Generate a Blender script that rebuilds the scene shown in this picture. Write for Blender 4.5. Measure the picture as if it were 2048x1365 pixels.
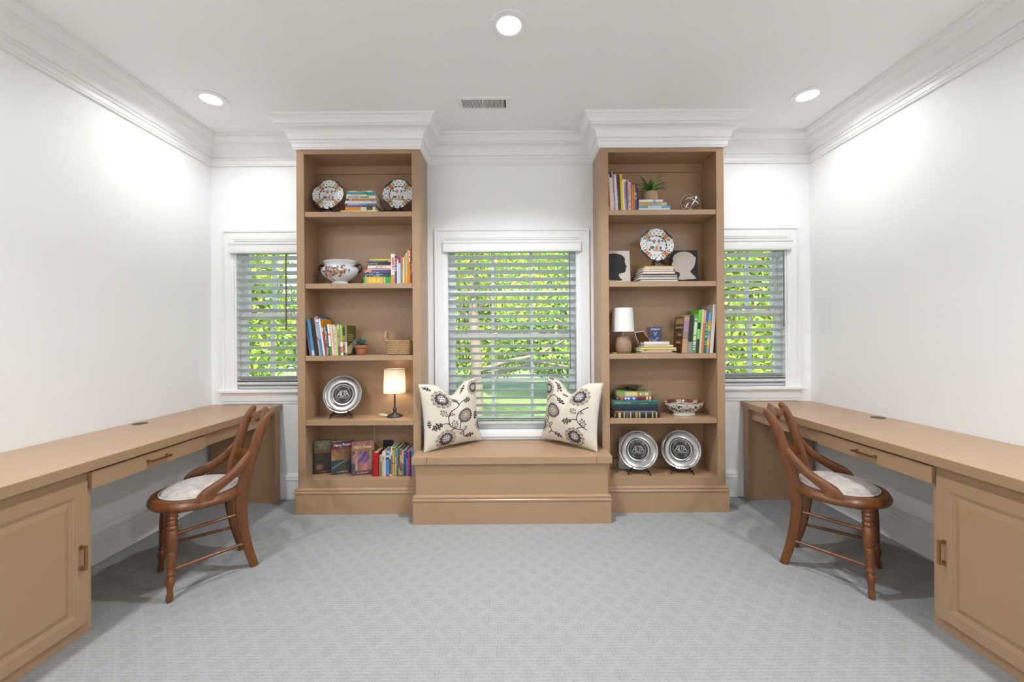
import bpy, bmesh, math, random
import numpy as np
from mathutils import Vector, Matrix

for _o in list(bpy.data.objects):
    bpy.data.objects.remove(_o)
S = bpy.context.scene
C = S.collection
PI = math.pi

# ------------------------------------------------------------------ camera, sky, sun, exposure
F_PX, CX, CY, ROLL, EYE = 796.4, 1022.0, 674.0, 0.0065, 1.309
cam_d = bpy.data.cameras.new('camera')
cam_d.sensor_width = 36.0
cam_d.lens = 14.0
cam_d.shift_x = (1024.0 - CX) / 2048.0
cam_d.shift_y = (CY - 682.5) / 2048.0
cam_d.clip_start = 0.02
cam_d.clip_end = 200.0
cam = bpy.data.objects.new('camera', cam_d)
C.objects.link(cam)
cam.matrix_world = (Matrix.Translation((0, 0, EYE)) @ Matrix.Rotation(PI / 2, 4, 'X')
                    @ Matrix.Rotation(-ROLL, 4, 'Z'))
S.camera = cam

world = bpy.data.worlds.new('sky')
S.world = world
world.use_nodes = True
wn = world.node_tree
wn.nodes.clear()
w_out = wn.nodes.new('ShaderNodeOutputWorld')
w_bg = wn.nodes.new('ShaderNodeBackground')
w_sky = wn.nodes.new('ShaderNodeTexSky')
w_sky.sky_type = 'NISHITA'
w_sky.sun_disc = False
w_sky.sun_elevation = math.radians(48)
w_sky.sun_rotation = math.radians(200)
w_sky.air_density = 1.0
w_sky.dust_density = 2.0
w_bg.inputs['Strength'].default_value = 0.235
wn.links.new(w_sky.outputs[0], w_bg.inputs[0])
wn.links.new(w_bg.outputs[0], w_out.inputs[0])

sun_d = bpy.data.lights.new('sun', 'SUN')
sun_d.energy = 3.8
sun_d.angle = math.radians(0.6)
sun_d.color = (1.0, 0.95, 0.86)
sun = bpy.data.objects.new('sun', sun_d)
C.objects.link(sun)
sun.location = (3, -6, 12)
sun.rotation_euler = Vector((-0.28, 0.62, -0.80)).to_track_quat('-Z', 'Y').to_euler()

LAMP = 8.4           # watts of a ceiling downlight
SPREAD = 130.0       # and its beam
S.view_settings.view_transform = 'Standard'
S.view_settings.look = 'None'
S.view_settings.gamma = 1.0
S.view_settings.use_curve_mapping = False
S.view_settings.exposure = 2.07
S.cycles.use_denoising = True
S.cycles.max_bounces = 7
S.cycles.diffuse_bounces = 5
S.cycles.transparent_max_bounces = 10
S.cycles.use_adaptive_sampling = True
S.cycles.adaptive_threshold = 0.06
S.cycles.sample_clamp_indirect = 6.0

# ------------------------------------------------------------------ helpers
def P(px, py, Y):
    """point at distance Y in front of the lens that the photograph shows at pixel (px, py)"""
    u, v = px - CX, py - CY
    return Vector(((u - ROLL * v) * Y / F_PX, Y, EYE - (v + ROLL * u) * Y / F_PX))

def lin(h):
    if not isinstance(h, str):
        return h
    h = h.lstrip('#')
    c = [int(h[i:i + 2], 16) / 255 for i in (0, 2, 4)]
    return tuple(x / 12.92 if x <= 0.04045 else ((x + 0.055) / 1.055) ** 2.4 for x in c)

class NT:
    """short-hand for building a material's nodes"""
    def __init__(s, name):
        s.m = bpy.data.materials.new(name)
        s.m.use_nodes = True
        s.t = s.m.node_tree
        s.b = s.t.nodes['Principled BSDF']
        s.out = s.t.nodes['Material Output']
    def n(s, typ, **kw):
        nd = s.t.nodes.new(typ)
        for k, v in kw.items():
            if k.startswith('i_'):
                nd.inputs[k[2:].replace('_', ' ')].default_value = v
            else:
                setattr(nd, k, v)
        return nd
    def put(s, sock, v):
        if isinstance(v, (int, float, tuple)):
            sock.default_value = v
        else:
            s.t.links.new(v, sock)
    def M(s, op, a, b=0.0, c=0.0):
        nd = s.t.nodes.new('ShaderNodeMath')
        nd.operation = op
        for i, v in enumerate((a, b, c)):
            s.put(nd.inputs[i], v)
        return nd.outputs[0]
    def mix(s, f, a, b):
        nd = s.t.nodes.new('ShaderNodeMix')
        nd.data_type = 'RGBA'
        s.put(nd.inputs['Factor'], f)
        for k, v in ((6, a), (7, b)):
            s.put(nd.inputs[k], (*v, 1.0) if isinstance(v, tuple) and len(v) == 3 else v)
        return nd.outputs[2]
    def bump(s, h, strength=0.2, dist=0.002):
        nd = s.t.nodes.new('ShaderNodeBump')
        nd.inputs['Strength'].default_value = strength
        nd.inputs['Distance'].default_value = dist
        s.t.links.new(h, nd.inputs['Height'])
        s.t.links.new(nd.outputs[0], s.b.inputs['Normal'])
    def noise(s, scale, detail=3.0, vec=None, rough=0.5):
        nd = s.n('ShaderNodeTexNoise')
        nd.inputs['Scale'].default_value = scale
        nd.inputs['Detail'].default_value = detail
        nd.inputs['Roughness'].default_value = rough
        if vec is not None:
            s.t.links.new(vec, nd.inputs['Vector'])
        return nd.outputs[0]
    def coord(s, scale=(1, 1, 1)):
        tc = s.n('ShaderNodeTexCoord')
        mp = s.n('ShaderNodeMapping')
        mp.inputs['Scale'].default_value = scale
        s.t.links.new(tc.outputs['Object'], mp.inputs['Vector'])
        return mp.outputs[0]

_mats = {}
def plain(name, col, rough=0.5, metal=0.0, var=0.04, scale=30.0, bump=0.0, coat=0.0, spec=0.5):
    if name in _mats:
        return _mats[name]
    t = NT(name)
    col = lin(col)
    nz = t.noise(scale, 3.0, t.coord())
    c = t.mix(nz, tuple(max(0, x * (1 - var)) for x in col), tuple(min(1, x * (1 + var)) for x in col))
    t.put(t.b.inputs['Base Color'], c)
    t.b.inputs['Roughness'].default_value = rough
    t.b.inputs['Metallic'].default_value = metal
    t.b.inputs['Specular IOR Level'].default_value = spec
    t.b.inputs['Coat Weight'].default_value = coat
    t.b.inputs['Coat Roughness'].default_value = 0.15
    if bump:
        t.bump(nz, bump, 0.001)
    _mats[name] = t.m
    return t.m

def painted(name, rough=0.4, coat=0.0, spec=0.5, bump=0.0, scale=400):
    """print that is stored on the mesh as its own colour attribute"""
    if name in _mats:
        return _mats[name]
    t = NT(name)
    a = t.n('ShaderNodeAttribute', attribute_name='Col')
    t.put(t.b.inputs['Base Color'], a.outputs['Color'])
    t.b.inputs['Roughness'].default_value = rough
    t.b.inputs['Coat Weight'].default_value = coat
    t.b.inputs['Specular IOR Level'].default_value = spec
    if bump:
        t.bump(t.noise(scale, 2.0, t.coord()), bump, 0.001)
    _mats[name] = t.m
    return t.m

def emit(name, col, strength):
    t = NT(name)
    e = t.n('ShaderNodeEmission')
    e.inputs[0].default_value = (*lin(col), 1)
    e.inputs[1].default_value = strength
    t.t.links.new(e.outputs[0], t.out.inputs[0])
    return t.m

# --- geometry collectors
class G:
    def __init__(s):
        s.v, s.f = [], []
    def add(s, vs, fs):
        k = len(s.v)
        s.v += [tuple(v) for v in vs]
        s.f += [tuple(i + k for i in f) for f in fs]
        return s
    def box(s, x0, x1, y0, y1, z0, z1):
        return s.add([(x0, y0, z0), (x1, y0, z0), (x1, y1, z0), (x0, y1, z0), (x0, y0, z1), (x1, y0, z1), (x1, y1, z1), (x0, y1, z1)],
                     [(0, 3, 2, 1), (4, 5, 6, 7), (0, 1, 5, 4), (1, 2, 6, 5), (2, 3, 7, 6), (3, 0, 4, 7)])
    def loft(s, rings, caps=True, closed=False):
        n = len(rings[0])
        k = len(s.v)
        for r in rings:
            s.v += [tuple(p) for p in r]
        m = len(rings)
        for i in range(m if closed else m - 1):
            a, b = k + i * n, k + ((i + 1) % m) * n
            for j in range(n):
                jj = (j + 1) % n
                s.f.append((a + j, a + jj, b + jj, b + j))
        if caps and not closed:
            s.f.append(tuple(k + j for j in reversed(range(n))))
            s.f.append(tuple(k + (m - 1) * n + j for j in range(n)))
        return s
    def lathe(s, prof, n=32, ax=1.0, ay=1.0, c=(0, 0)):
        rings = [[(c[0] + r * ax * math.cos(2 * PI * j / n), c[1] + r * ay * math.sin(2 * PI * j / n), z) for j in range(n)] for r, z in prof]
        return s.loft(rings, caps=True)
    def tube(s, pts, rad, n=8, closed=False):
        pts = [Vector(p) for p in pts]
        m = len(pts)
        rads = rad if isinstance(rad, (list, tuple)) else [rad] * m
        rings, ref = [], None
        for i in range(m):
            if closed:
                d = (pts[(i + 1) % m] - pts[i - 1]).normalized()
            else:
                d = (pts[min(i + 1, m - 1)] - pts[max(i - 1, 0)]).normalized()
            if ref is None:
                ref = Vector((0, 0, 1)) if abs(d.z) < 0.9 else Vector((1, 0, 0))
            a = d.cross(ref).normalized()
            b = a.cross(d).normalized()
            ref = b
            rings.append([pts[i] + (a * math.cos(2 * PI * j / n) + b * math.sin(2 * PI * j / n)) * rads[i] for j in range(n)])
        return s.loft(rings, caps=not closed, closed=closed)
    def sweep(s, path, prof, side=1, closed=False):
        """profile (out, z) carried along a plan path with mitred corners; out goes to the right of the path when side=1"""
        pth = [Vector((p[0], p[1])) for p in path]
        m = len(pth)
        rings = []
        for i in range(m):
            ns = []
            for a, b in ((i - 1, i), (i, i + 1)):
                if not closed and (a < 0 or b >= m):
                    continue
                d = (pth[b % m] - pth[a % m]).normalized()
                ns.append(Vector((d.y, -d.x)) * side)
            if len(ns) == 2:
                mv = (ns[0] + ns[1]) / (1 + ns[0].dot(ns[1]))
            else:
                mv = ns[0]
            rings.append([(pth[i].x + mv.x * o, pth[i].y + mv.y * o, z) for o, z in prof])
        return s.loft(rings, caps=not closed, closed=closed)
    def prism(s, poly, y0, y1):
        """outline in x,z pushed from y0 to y1"""
        return s.loft([[(x, y0, z) for x, z in poly], [(x, y1, z) for x, z in poly]])

def to_mesh(g, name, mat, smooth=None, bevel=0.0, seg=2, cols=None, fcols=None):
    me = bpy.data.meshes.new(name)
    me.from_pydata(g.v, [], g.f)
    bm = bmesh.new()
    bm.from_mesh(me)
    bmesh.ops.recalc_face_normals(bm, faces=bm.faces)
    if bevel:
        bmesh.ops.bevel(bm, geom=[e for e in bm.edges if e.is_manifold and e.calc_face_angle(0) > 0.5], offset=bevel, segments=seg, affect='EDGES', profile=0.7)
    bm.to_mesh(me)
    bm.free()
    if mat is not None:
        me.materials.append(mat)
    if smooth is not None:
        me.polygons.foreach_set('use_smooth', [True] * len(me.polygons))
        if smooth < 180:
            me.set_sharp_from_angle(angle=math.radians(smooth))
    if cols is not None:
        at = me.color_attributes.new('Col', 'FLOAT_COLOR', 'POINT')
        a = np.ones((len(me.vertices), 4), dtype=np.float32)
        a[:, :3] = cols
        at.data.foreach_set('color', a.ravel())
    if fcols is not None:
        at = me.color_attributes.new('Col', 'FLOAT_COLOR', 'CORNER')
        a = np.ones((len(me.loops), 4), dtype=np.float32)
        k = 0
        for p in me.polygons:
            a[k:k + p.loop_total, :3] = fcols[p.index]
            k += p.loop_total
        at.data.foreach_set('color', a.ravel())
    return me

def link(name, me, parent=None, loc=None, rot=None):
    o = bpy.data.objects.new(name, me)
    C.objects.link(o)
    if parent is not None:
        o.parent = parent
    if loc is not None:
        o.location = loc
    if rot is not None:
        o.rotation_euler = rot
    return o

def base_of(parent):
    p = Vector((0, 0, 0))
    while parent is not None:
        p = p + parent.location
        parent = parent.parent
    return p

def obj(name, g, mat, parent=None, world=False, smooth=None, bevel=0.0, seg=2, cols=None, fcols=None, label=None):
    """one mesh object; world=True: the coordinates given are the room's, the parent only sits somewhere in it"""
    me = to_mesh(g, name, mat, smooth, bevel, seg, cols, fcols)
    if world and parent is not None:
        me.transform(Matrix.Translation(-base_of(parent)))
    o = link(name, me, parent)
    if label:
        o['label'] = label
    return o

def tag(o, label=None, cat=None, group=None, kind=None):
    if label:
        o['label'] = label
    if cat:
        o['category'] = cat
    if group:
        o['group'] = group
    if kind:
        o['kind'] = kind
    return o

def thing(name, label, cat, loc=(0, 0, 0), rotz=0.0, group=None):
    o = bpy.data.objects.new(name, None)
    C.objects.link(o)
    o.empty_display_size = 0.05
    o.location = loc
    o.rotation_euler = (0, 0, rotz)
    return tag(o, label, cat, group)

def copy_tree(o, parent=None):
    c = o.copy()
    C.objects.link(c)
    c.parent = parent
    for ch in [x for x in o.children]:
        copy_tree(ch, c)
    return c

def wbox(name, b, mat, parent=None, bevel=0.0015, label=None):
    return obj(name, G().box(*b), mat, parent, world=True, bevel=bevel, seg=2, label=label)

def text(name, body, size, mat, parent, mtx, extrude=0.0002, align='CENTER', xs=1.0, bold=0.0):
    cu = bpy.data.curves.new(name, 'FONT')
    cu.body = body
    cu.size = size
    cu.extrude = extrude
    cu.align_x = align
    cu.align_y = 'CENTER'
    cu.resolution_u = 2
    cu.offset = bold
    tmp = bpy.data.objects.new(name + '_curve', cu)
    me = bpy.data.meshes.new_from_object(tmp)
    bpy.data.objects.remove(tmp)
    me.transform(Matrix.Diagonal((xs, 1, 1, 1)))
    me.materials.clear()
    me.materials.append(mat)
    o = link(name, me, parent)
    o.matrix_local = mtx
    return o

FRONT = Matrix.Rotation(PI / 2, 4, 'X')       # text that faces the camera side (-Y)

# ------------------------------------------------------------------ materials of the room
M_wall = plain('wall_paint', (0.88, 0.88, 0.88), 0.6, var=0.012, scale=3, spec=0.3)
M_ceil = plain('ceiling_paint', (0.90, 0.90, 0.90), 0.75, var=0.01, scale=2, spec=0.2)
M_trim = plain('white_trim_paint', (0.86, 0.86, 0.86), 0.32, var=0.01, scale=4, spec=0.45)
M_sash = plain('white_vinyl', (0.78, 0.785, 0.79), 0.35, var=0.01)
M_slat = plain('white_blind_slat', (0.62, 0.635, 0.635), 0.4, var=0.02, scale=12)
M_cord = plain('white_cord', (0.45, 0.45, 0.44), 0.8)
M_tan = plain('tan_cabinet_paint', (0.392, 0.249, 0.145), 0.30, var=0.03, scale=6, bump=0.02, spec=0.45)
M_brass = plain('brushed_brass', (0.40, 0.27, 0.11), 0.32, metal=1.0, var=0.08, scale=120)
M_black = plain('black_plastic', (0.012, 0.012, 0.013), 0.4)
M_greyw = plain('grey_wand', (0.16, 0.16, 0.16), 0.5)
M_brownw = plain('brown_wand', (0.17, 0.075, 0.025), 0.5)
M_cream = plain('cream_paper', (0.66, 0.60, 0.49), 0.85, var=0.06, scale=60)
M_white = plain('white_plastic', (0.72, 0.72, 0.71), 0.4)

def carpet_mat():
    t = NT('patterned_carpet')
    geo = t.n('ShaderNodeNewGeometry')
    sp = t.n('ShaderNodeSeparateXYZ')
    t.t.links.new(geo.outputs['Position'], sp.inputs[0])
    wob = t.n('ShaderNodeTexNoise', i_Scale=38.0, i_Detail=2.0)
    t.t.links.new(geo.outputs['Position'], wob.inputs['Vector'])
    wsep = t.n('ShaderNodeSeparateColor')
    t.t.links.new(wob.outputs['Color'], wsep.inputs[0])
    x = t.M('ADD', sp.outputs[0], t.M('MULTIPLY', t.M('SUBTRACT', wsep.outputs[0], 0.5), 0.0045))
    y = t.M('ADD', sp.outputs[1], t.M('MULTIPLY', t.M('SUBTRACT', wsep.outputs[1], 0.5), 0.0045))
    px, py = 0.119, 0.123
    sx, sy = px / 8, py / 8
    # the weave sits on a grid of loops, eight to a repeat
    cxi, cyi = t.M('DIVIDE', t.M('ADD', x, 20 * px + sx / 2), sx), t.M('DIVIDE', t.M('ADD', y, 20 * py + sy / 2), sy)
    xq, yq = t.M('MULTIPLY', t.M('FLOOR', cxi), sx), t.M('MULTIPLY', t.M('FLOOR', cyi), sy)
    lx, ly = t.M('SUBTRACT', t.M('FRACT', cxi), 0.5), t.M('SUBTRACT', t.M('FRACT', cyi), 0.5)
    a = t.M('ADD', t.M('DIVIDE', xq, px), t.M('DIVIDE', yq, py))
    b = t.M('SUBTRACT', t.M('DIVIDE', xq, px), t.M('DIVIDE', yq, py))
    fa = t.M('SUBTRACT', t.M('FRACT', t.M('ADD', a, 100.5)), 0.5)
    fb = t.M('SUBTRACT', t.M('FRACT', t.M('ADD', b, 100.5)), 0.5)
    m = t.M('MAXIMUM', t.M('ABSOLUTE', fa), t.M('ABSOLUTE', fb))
    ax = t.M('ABSOLUTE', t.M('MULTIPLY', t.M('ADD', fa, fb), px / 2))
    ay = t.M('ABSOLUTE', t.M('MULTIPLY', t.M('SUBTRACT', fa, fb), py / 2))
    def rect(w, h):
        return t.M('MULTIPLY', t.M('LESS_THAN', ax, w), t.M('LESS_THAN', ay, h))
    motif = t.M('MAXIMUM', t.M('MAXIMUM', rect(sx * 2.5, sy * 0.5), rect(sx * 0.5, sy * 2.5)), rect(sx * 1.5, sy * 1.5))
    alx, aly = t.M('ABSOLUTE', lx), t.M('ABSOLUTE', ly)
    edge = t.M('GREATER_THAN', t.M('MAXIMUM', alx, aly), 0.40)
    dot = t.M('LESS_THAN', t.M('MAXIMUM', alx, aly), 0.13)
    brk = t.M('GREATER_THAN', t.noise(130.0, 2.0, geo.outputs['Position']), 0.44)
    brk2 = t.M('GREATER_THAN', t.noise(48.0, 2.0, geo.outputs['Position']), 0.45)
    dash = t.M('MULTIPLY', t.M('LESS_THAN', ly, -0.33), t.M('GREATER_THAN', m, 0.445))
    dash2 = t.M('MULTIPLY', t.M('LESS_THAN', ly, -0.40), t.M('MULTIPLY', t.M('GREATER_THAN', m, 0.345), t.M('LESS_THAN', m, 0.41)))
    dark = t.M('MULTIPLY', t.M('MAXIMUM', t.M('MULTIPLY', dash, brk2), t.M('MULTIPLY', dash2, t.M('MULTIPLY', brk2, 0.4))), 0.9)
    dark = t.M('MAXIMUM', dark, t.M('MULTIPLY', t.M('MULTIPLY', t.M('MULTIPLY', edge, motif), brk), 0.75))
    dark = t.M('MAXIMUM', dark, t.M('MULTIPLY', t.M('MULTIPLY', dot, motif), 0.4))
    pile = t.noise(700.0, 2.0, geo.outputs['Position'])
    tone = t.noise(2.2, 2.0, geo.outputs['Position'])
    base = t.mix(pile, (0.315, 0.314, 0.309), (0.365, 0.364, 0.358))
    base = t.mix(t.M('MULTIPLY', tone, 0.25), base, (0.298, 0.297, 0.292))
    col = t.mix(t.M('MULTIPLY', dark, 0.52), base, (0.13, 0.13, 0.13))
    t.put(t.b.inputs['Base Color'], col)
    t.b.inputs['Roughness'].default_value = 0.95
    t.b.inputs['Specular IOR Level'].default_value = 0.1
    h = t.M('SUBTRACT', t.M('MULTIPLY', t.M('SUBTRACT', 1.0, motif), 0.5), t.M('MULTIPLY', dark, 0.8))
    h = t.M('ADD', h, t.M('MULTIPLY', pile, 0.6))
    t.bump(h, 0.55, 0.003)
    return t.m
M_carpet = carpet_mat()

def glass_mat():
    t = NT('window_glass')
    tr = t.n('ShaderNodeBsdfTransparent')
    tr.inputs[0].default_value = (0.95, 0.97, 0.96, 1)
    gl = t.n('ShaderNodeBsdfGlossy')
    gl.inputs['Roughness'].default_value = 0.02
    mx = t.n('ShaderNodeMixShader')
    mx.inputs[0].default_value = 0.05
    t.t.links.new(tr.outputs[0], mx.inputs[1])
    t.t.links.new(gl.outputs[0], mx.inputs[2])
    t.t.links.new(mx.outputs[0], t.out.inputs[0])
    return t.m
M_glass = glass_mat()

# ------------------------------------------------------------------ room shell
HW, D, YB = 2.44, 3.247, -2.7         # half width, back wall, wall behind the lens
ZC, ZCR = 2.919, 2.709                # ceiling, underside of the crown
WT = 0.13
WINX = {1: (-0.530, 0.552), 2: (-2.253, -1.712), 3: (1.712, 2.253)}
WINZ = {1: (0.530, 2.100), 2: (0.895, 2.100), 3: (0.895, 2.100)}

tag(obj('floor', G().box(-HW - .12, HW + .12, YB - .12, D + WT, -0.12, 0.0), M_carpet), kind='structure')
tag(obj('ceiling', G().box(-HW - .12, HW + .12, YB - .12, D + WT, ZC, ZC + 0.12), M_ceil), kind='structure')
tag(obj('wall_left', G().box(-HW - .12, -HW, YB - .12, D + WT, 0, ZC), M_wall), kind='structure')
tag(obj('wall_right', G().box(HW, HW + .12, YB - .12, D + WT, 0, ZC), M_wall), kind='structure')
tag(obj('wall_front', G().box(-HW, HW, YB - .12, YB, 0, ZC), M_wall), kind='structure')
g = G()
xs = sorted({-HW, HW, *[x for w in WINX.values() for x in w]})
zs = sorted({0.0, ZC, *[z for w in WINZ.values() for z in w]})
for i in range(len(xs) - 1):
    run = None
    for j in range(len(zs) - 1):
        xm, zm = (xs[i] + xs[i + 1]) / 2, (zs[j] + zs[j + 1]) / 2
        hole = any(WINX[k][0] < xm < WINX[k][1] and WINZ[k][0] < zm < WINZ[k][1] for k in WINX)
        if not hole:
            run = [zs[j], zs[j + 1]] if run is None else [run[0], zs[j + 1]]
        if hole or j == len(zs) - 2:
            if run:
                g.box(xs[i], xs[i + 1], D, D + WT, run[0], run[1])
            run = None
tag(obj('wall_back', g, M_wall), kind='structure')

# crown: one moulding that runs round the room and breaks out round both bookcases
BX0, BX1, BYF = 0.675, 1.592, 2.965   # bookcase sides and face
crown_prof = [(0, 0), (.012, 0), (.016, .006), (.016, .012), (.021, .014), (.021, .040), (.029, .044), (.031, .052), (.027, .058), (.027, .063), (.037, .066), (.039, .076),
              (.041, .092), (.047, .107), (.058, .120), (.074, .130), (.094, .136), (.094, .145), (.106, .148), (.106, .155), (.111, .163), (.119, .174), (.129, .181), (.129, .190), (.140, .193),
              (.140, .2099), (0, .2099)]
cpath = [(-HW, YB), (-HW, D), (-BX1, D), (-BX1, BYF), (-BX0, BYF), (-BX0, D), (BX0, D), (BX0, BYF), (BX1, BYF), (BX1, D), (HW, D), (HW, YB)]
tag(obj('trim_1', G().sweep(cpath, [(o, ZCR + z) for o, z in crown_prof]), M_trim, smooth=28), kind='structure')
# boxed-in space between bookcase tops and the ceiling
for k, s in ((2, -1), (3, 1)):
    a, b = sorted((s * BX0, s * BX1))
    tag(obj('trim_%d' % k, G().box(a + .001, b - .001, BYF + .001, D - .001, ZCR + .004, ZC - .001), M_trim), kind='structure')

base_prof = [(0, 0), (0.018, 0), (0.018, 0.145), (0.015, 0.149), (0.021, 0.153), (0.022, 0.163), (0.016, 0.168), (0.013, 0.171), (0.018, 0.176),
             (0.018, 0.186), (0.012, 0.196), (0.008, 0.205), (0, 0.205)]
def baseboard(name, path):
    tag(obj(name, G().sweep(path, base_prof), M_trim, smooth=28), kind='structure')
baseboard('baseboard_left', [(-HW, 1.806), (-HW, D), (-1.613, D)])
baseboard('baseboard_right', [(1.613, D), (HW, D), (HW, 1.806)])

# ------------------------------------------------------------------ windows
def window(k):
    x0, x1 = WINX[k]
    z0, z1 = WINZ[k]
    w = tag(thing('window_%d' % k, None, None, ((x0 + x1) / 2, D, z0)), kind='structure')
    mid = k == 1
    # casing round the opening
    prof = [(-.004, D), (-.004, D - .010), (0.004, D - .014), (0.010, D - .013), (0.014, D - .017), (0.062, D - .019), (0.068, D - .015),
            (0.072, D - .024), (0.084, D - .028), (0.088, D - .024), (0.088, D)]
    path = [(x0, z0 - (0.035 if mid else 0)), (x0, z1), (x1, z1), (x1, z0 - (0.035 if mid else 0))]
    g = G().sweep(path, prof, side=-1)
    g.v = [(a, c, b) for a, b, c in g.v]
    obj('casing', g, M_trim, w, True, smooth=28)
    # jamb lining
    yo = D + WT
    obj('jamb', G().box(x0, x0 + .018, D - .002, yo, z0, z1), M_trim, w, True)
    obj('jamb', G().box(x1 - .018, x1, D - .002, yo, z0, z1), M_trim, w, True)
    obj('head_jamb', G().box(x0 + .018, x1 - .018, D - .002, yo, z1 - .018, z1), M_trim, w, True)
    obj('sill_board', G().box(x0 + .018, x1 - .018, D + .02, yo + .03, z0, z0 + .02), M_trim, w, True)
    if mid:
        obj('stool', G().box(x0 - .006, x1 + .006, D - .030, D + .06, z0 - .030, z0 + .012), M_trim, w, True, bevel=.006)
        obj('apron', G().box(x0 - .004, x1 + .004, D - .016, D, 0.474, z0 - .030), M_trim, w, True, bevel=.003)
    else:
        obj('stool', G().box(x0 - .118, x1 + .118, D - .055, D + .03, z0 - .024, z0), M_trim, w, True, bevel=.007, seg=3)
        ap = [(0, 0), (.010, 0), (.012, .018), (.018, .024), (.018, .070), (.026, .078), (.030, .094), (0, .094)]
        g = G().sweep([(x0 - .088, D), (x1 + .088, D)], [(o, z0 - .118 + z) for o, z in ap])
        obj('apron', g, M_trim, w, True, smooth=28)
    # sashes
    xi0, xi1 = x0 + .020, x1 - .020
    zm = (z0 + .022 + z1 - .018) / 2
    cols = 3 if mid else 2
    for nm, Ys, a, b in (('upper_sash', D + .098, zm - .018, z1 - .019), ('lower_sash', D + .064, z0 + .021, zm + .018)):
        t = .030
        st = .048
        g = G()
        g.box(xi0, xi0 + st, Ys - t / 2, Ys + t / 2, a, b)
        g.box(xi1 - st, xi1, Ys - t / 2, Ys + t / 2, a, b)
        ra = .036 if nm == 'upper_sash' else .058
        rb = .048 if nm == 'upper_sash' else .036
        g.box(xi0 + st, xi1 - st, Ys - t / 2, Ys + t / 2, a, a + ra)
        g.box(xi0 + st, xi1 - st, Ys - t / 2, Ys + t / 2, b - rb, b)
        sash = obj(nm, g, M_sash, w, True)
        gx0, gx1, gz0, gz1 = xi0 + st, xi1 - st, a + ra, b - rb
        mw = .024
        cw = (gx1 - gx0 - mw * (cols - 1)) / cols
        for c in range(cols - 1):
            xx = gx0 + cw * (c + 1) + mw * c
            obj('muntin', G().box(xx, xx + mw, Ys - .011, Ys + .011, gz0, gz1), M_sash, sash, True)
        zc = (gz0 + gz1) / 2
        obj('muntin', G().box(gx0, gx1, Ys - .010, Ys + .010, zc - .011, zc + .011), M_sash, sash, True)
        for c in range(cols):
            xx = gx0 + (cw + mw) * c
            for za, zb in ((gz0, zc - .011), (zc + .011, gz1)):
                obj('pane', G().box(xx, xx + cw, Ys - .002, Ys + .002, za, zb), M_glass, sash, True)
        if nm == 'lower_sash':
            for f in ((.24, .70) if mid else (.5,)):
                xx = gx0 + (gx1 - gx0) * f
                obj('sash_lock', G().box(xx - .028, xx + .028, Ys - .012, Ys + .012, b, b + .012), M_trim, sash, True, bevel=.004)
            xx = (x0 + x1) / 2
            obj('sash_lift', G().lathe([(.001, 0), (.022, .002), (.022, .008), (.012, .014)], 20, 1, .5), M_trim, sash).matrix_local = \
                Matrix.Translation(Vector((xx, Ys - t / 2, a + .030)) - base_of(sash)) @ Matrix.Rotation(PI / 2, 4, 'X')
    return w
for k in (1, 2, 3):
    window(k)

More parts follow.
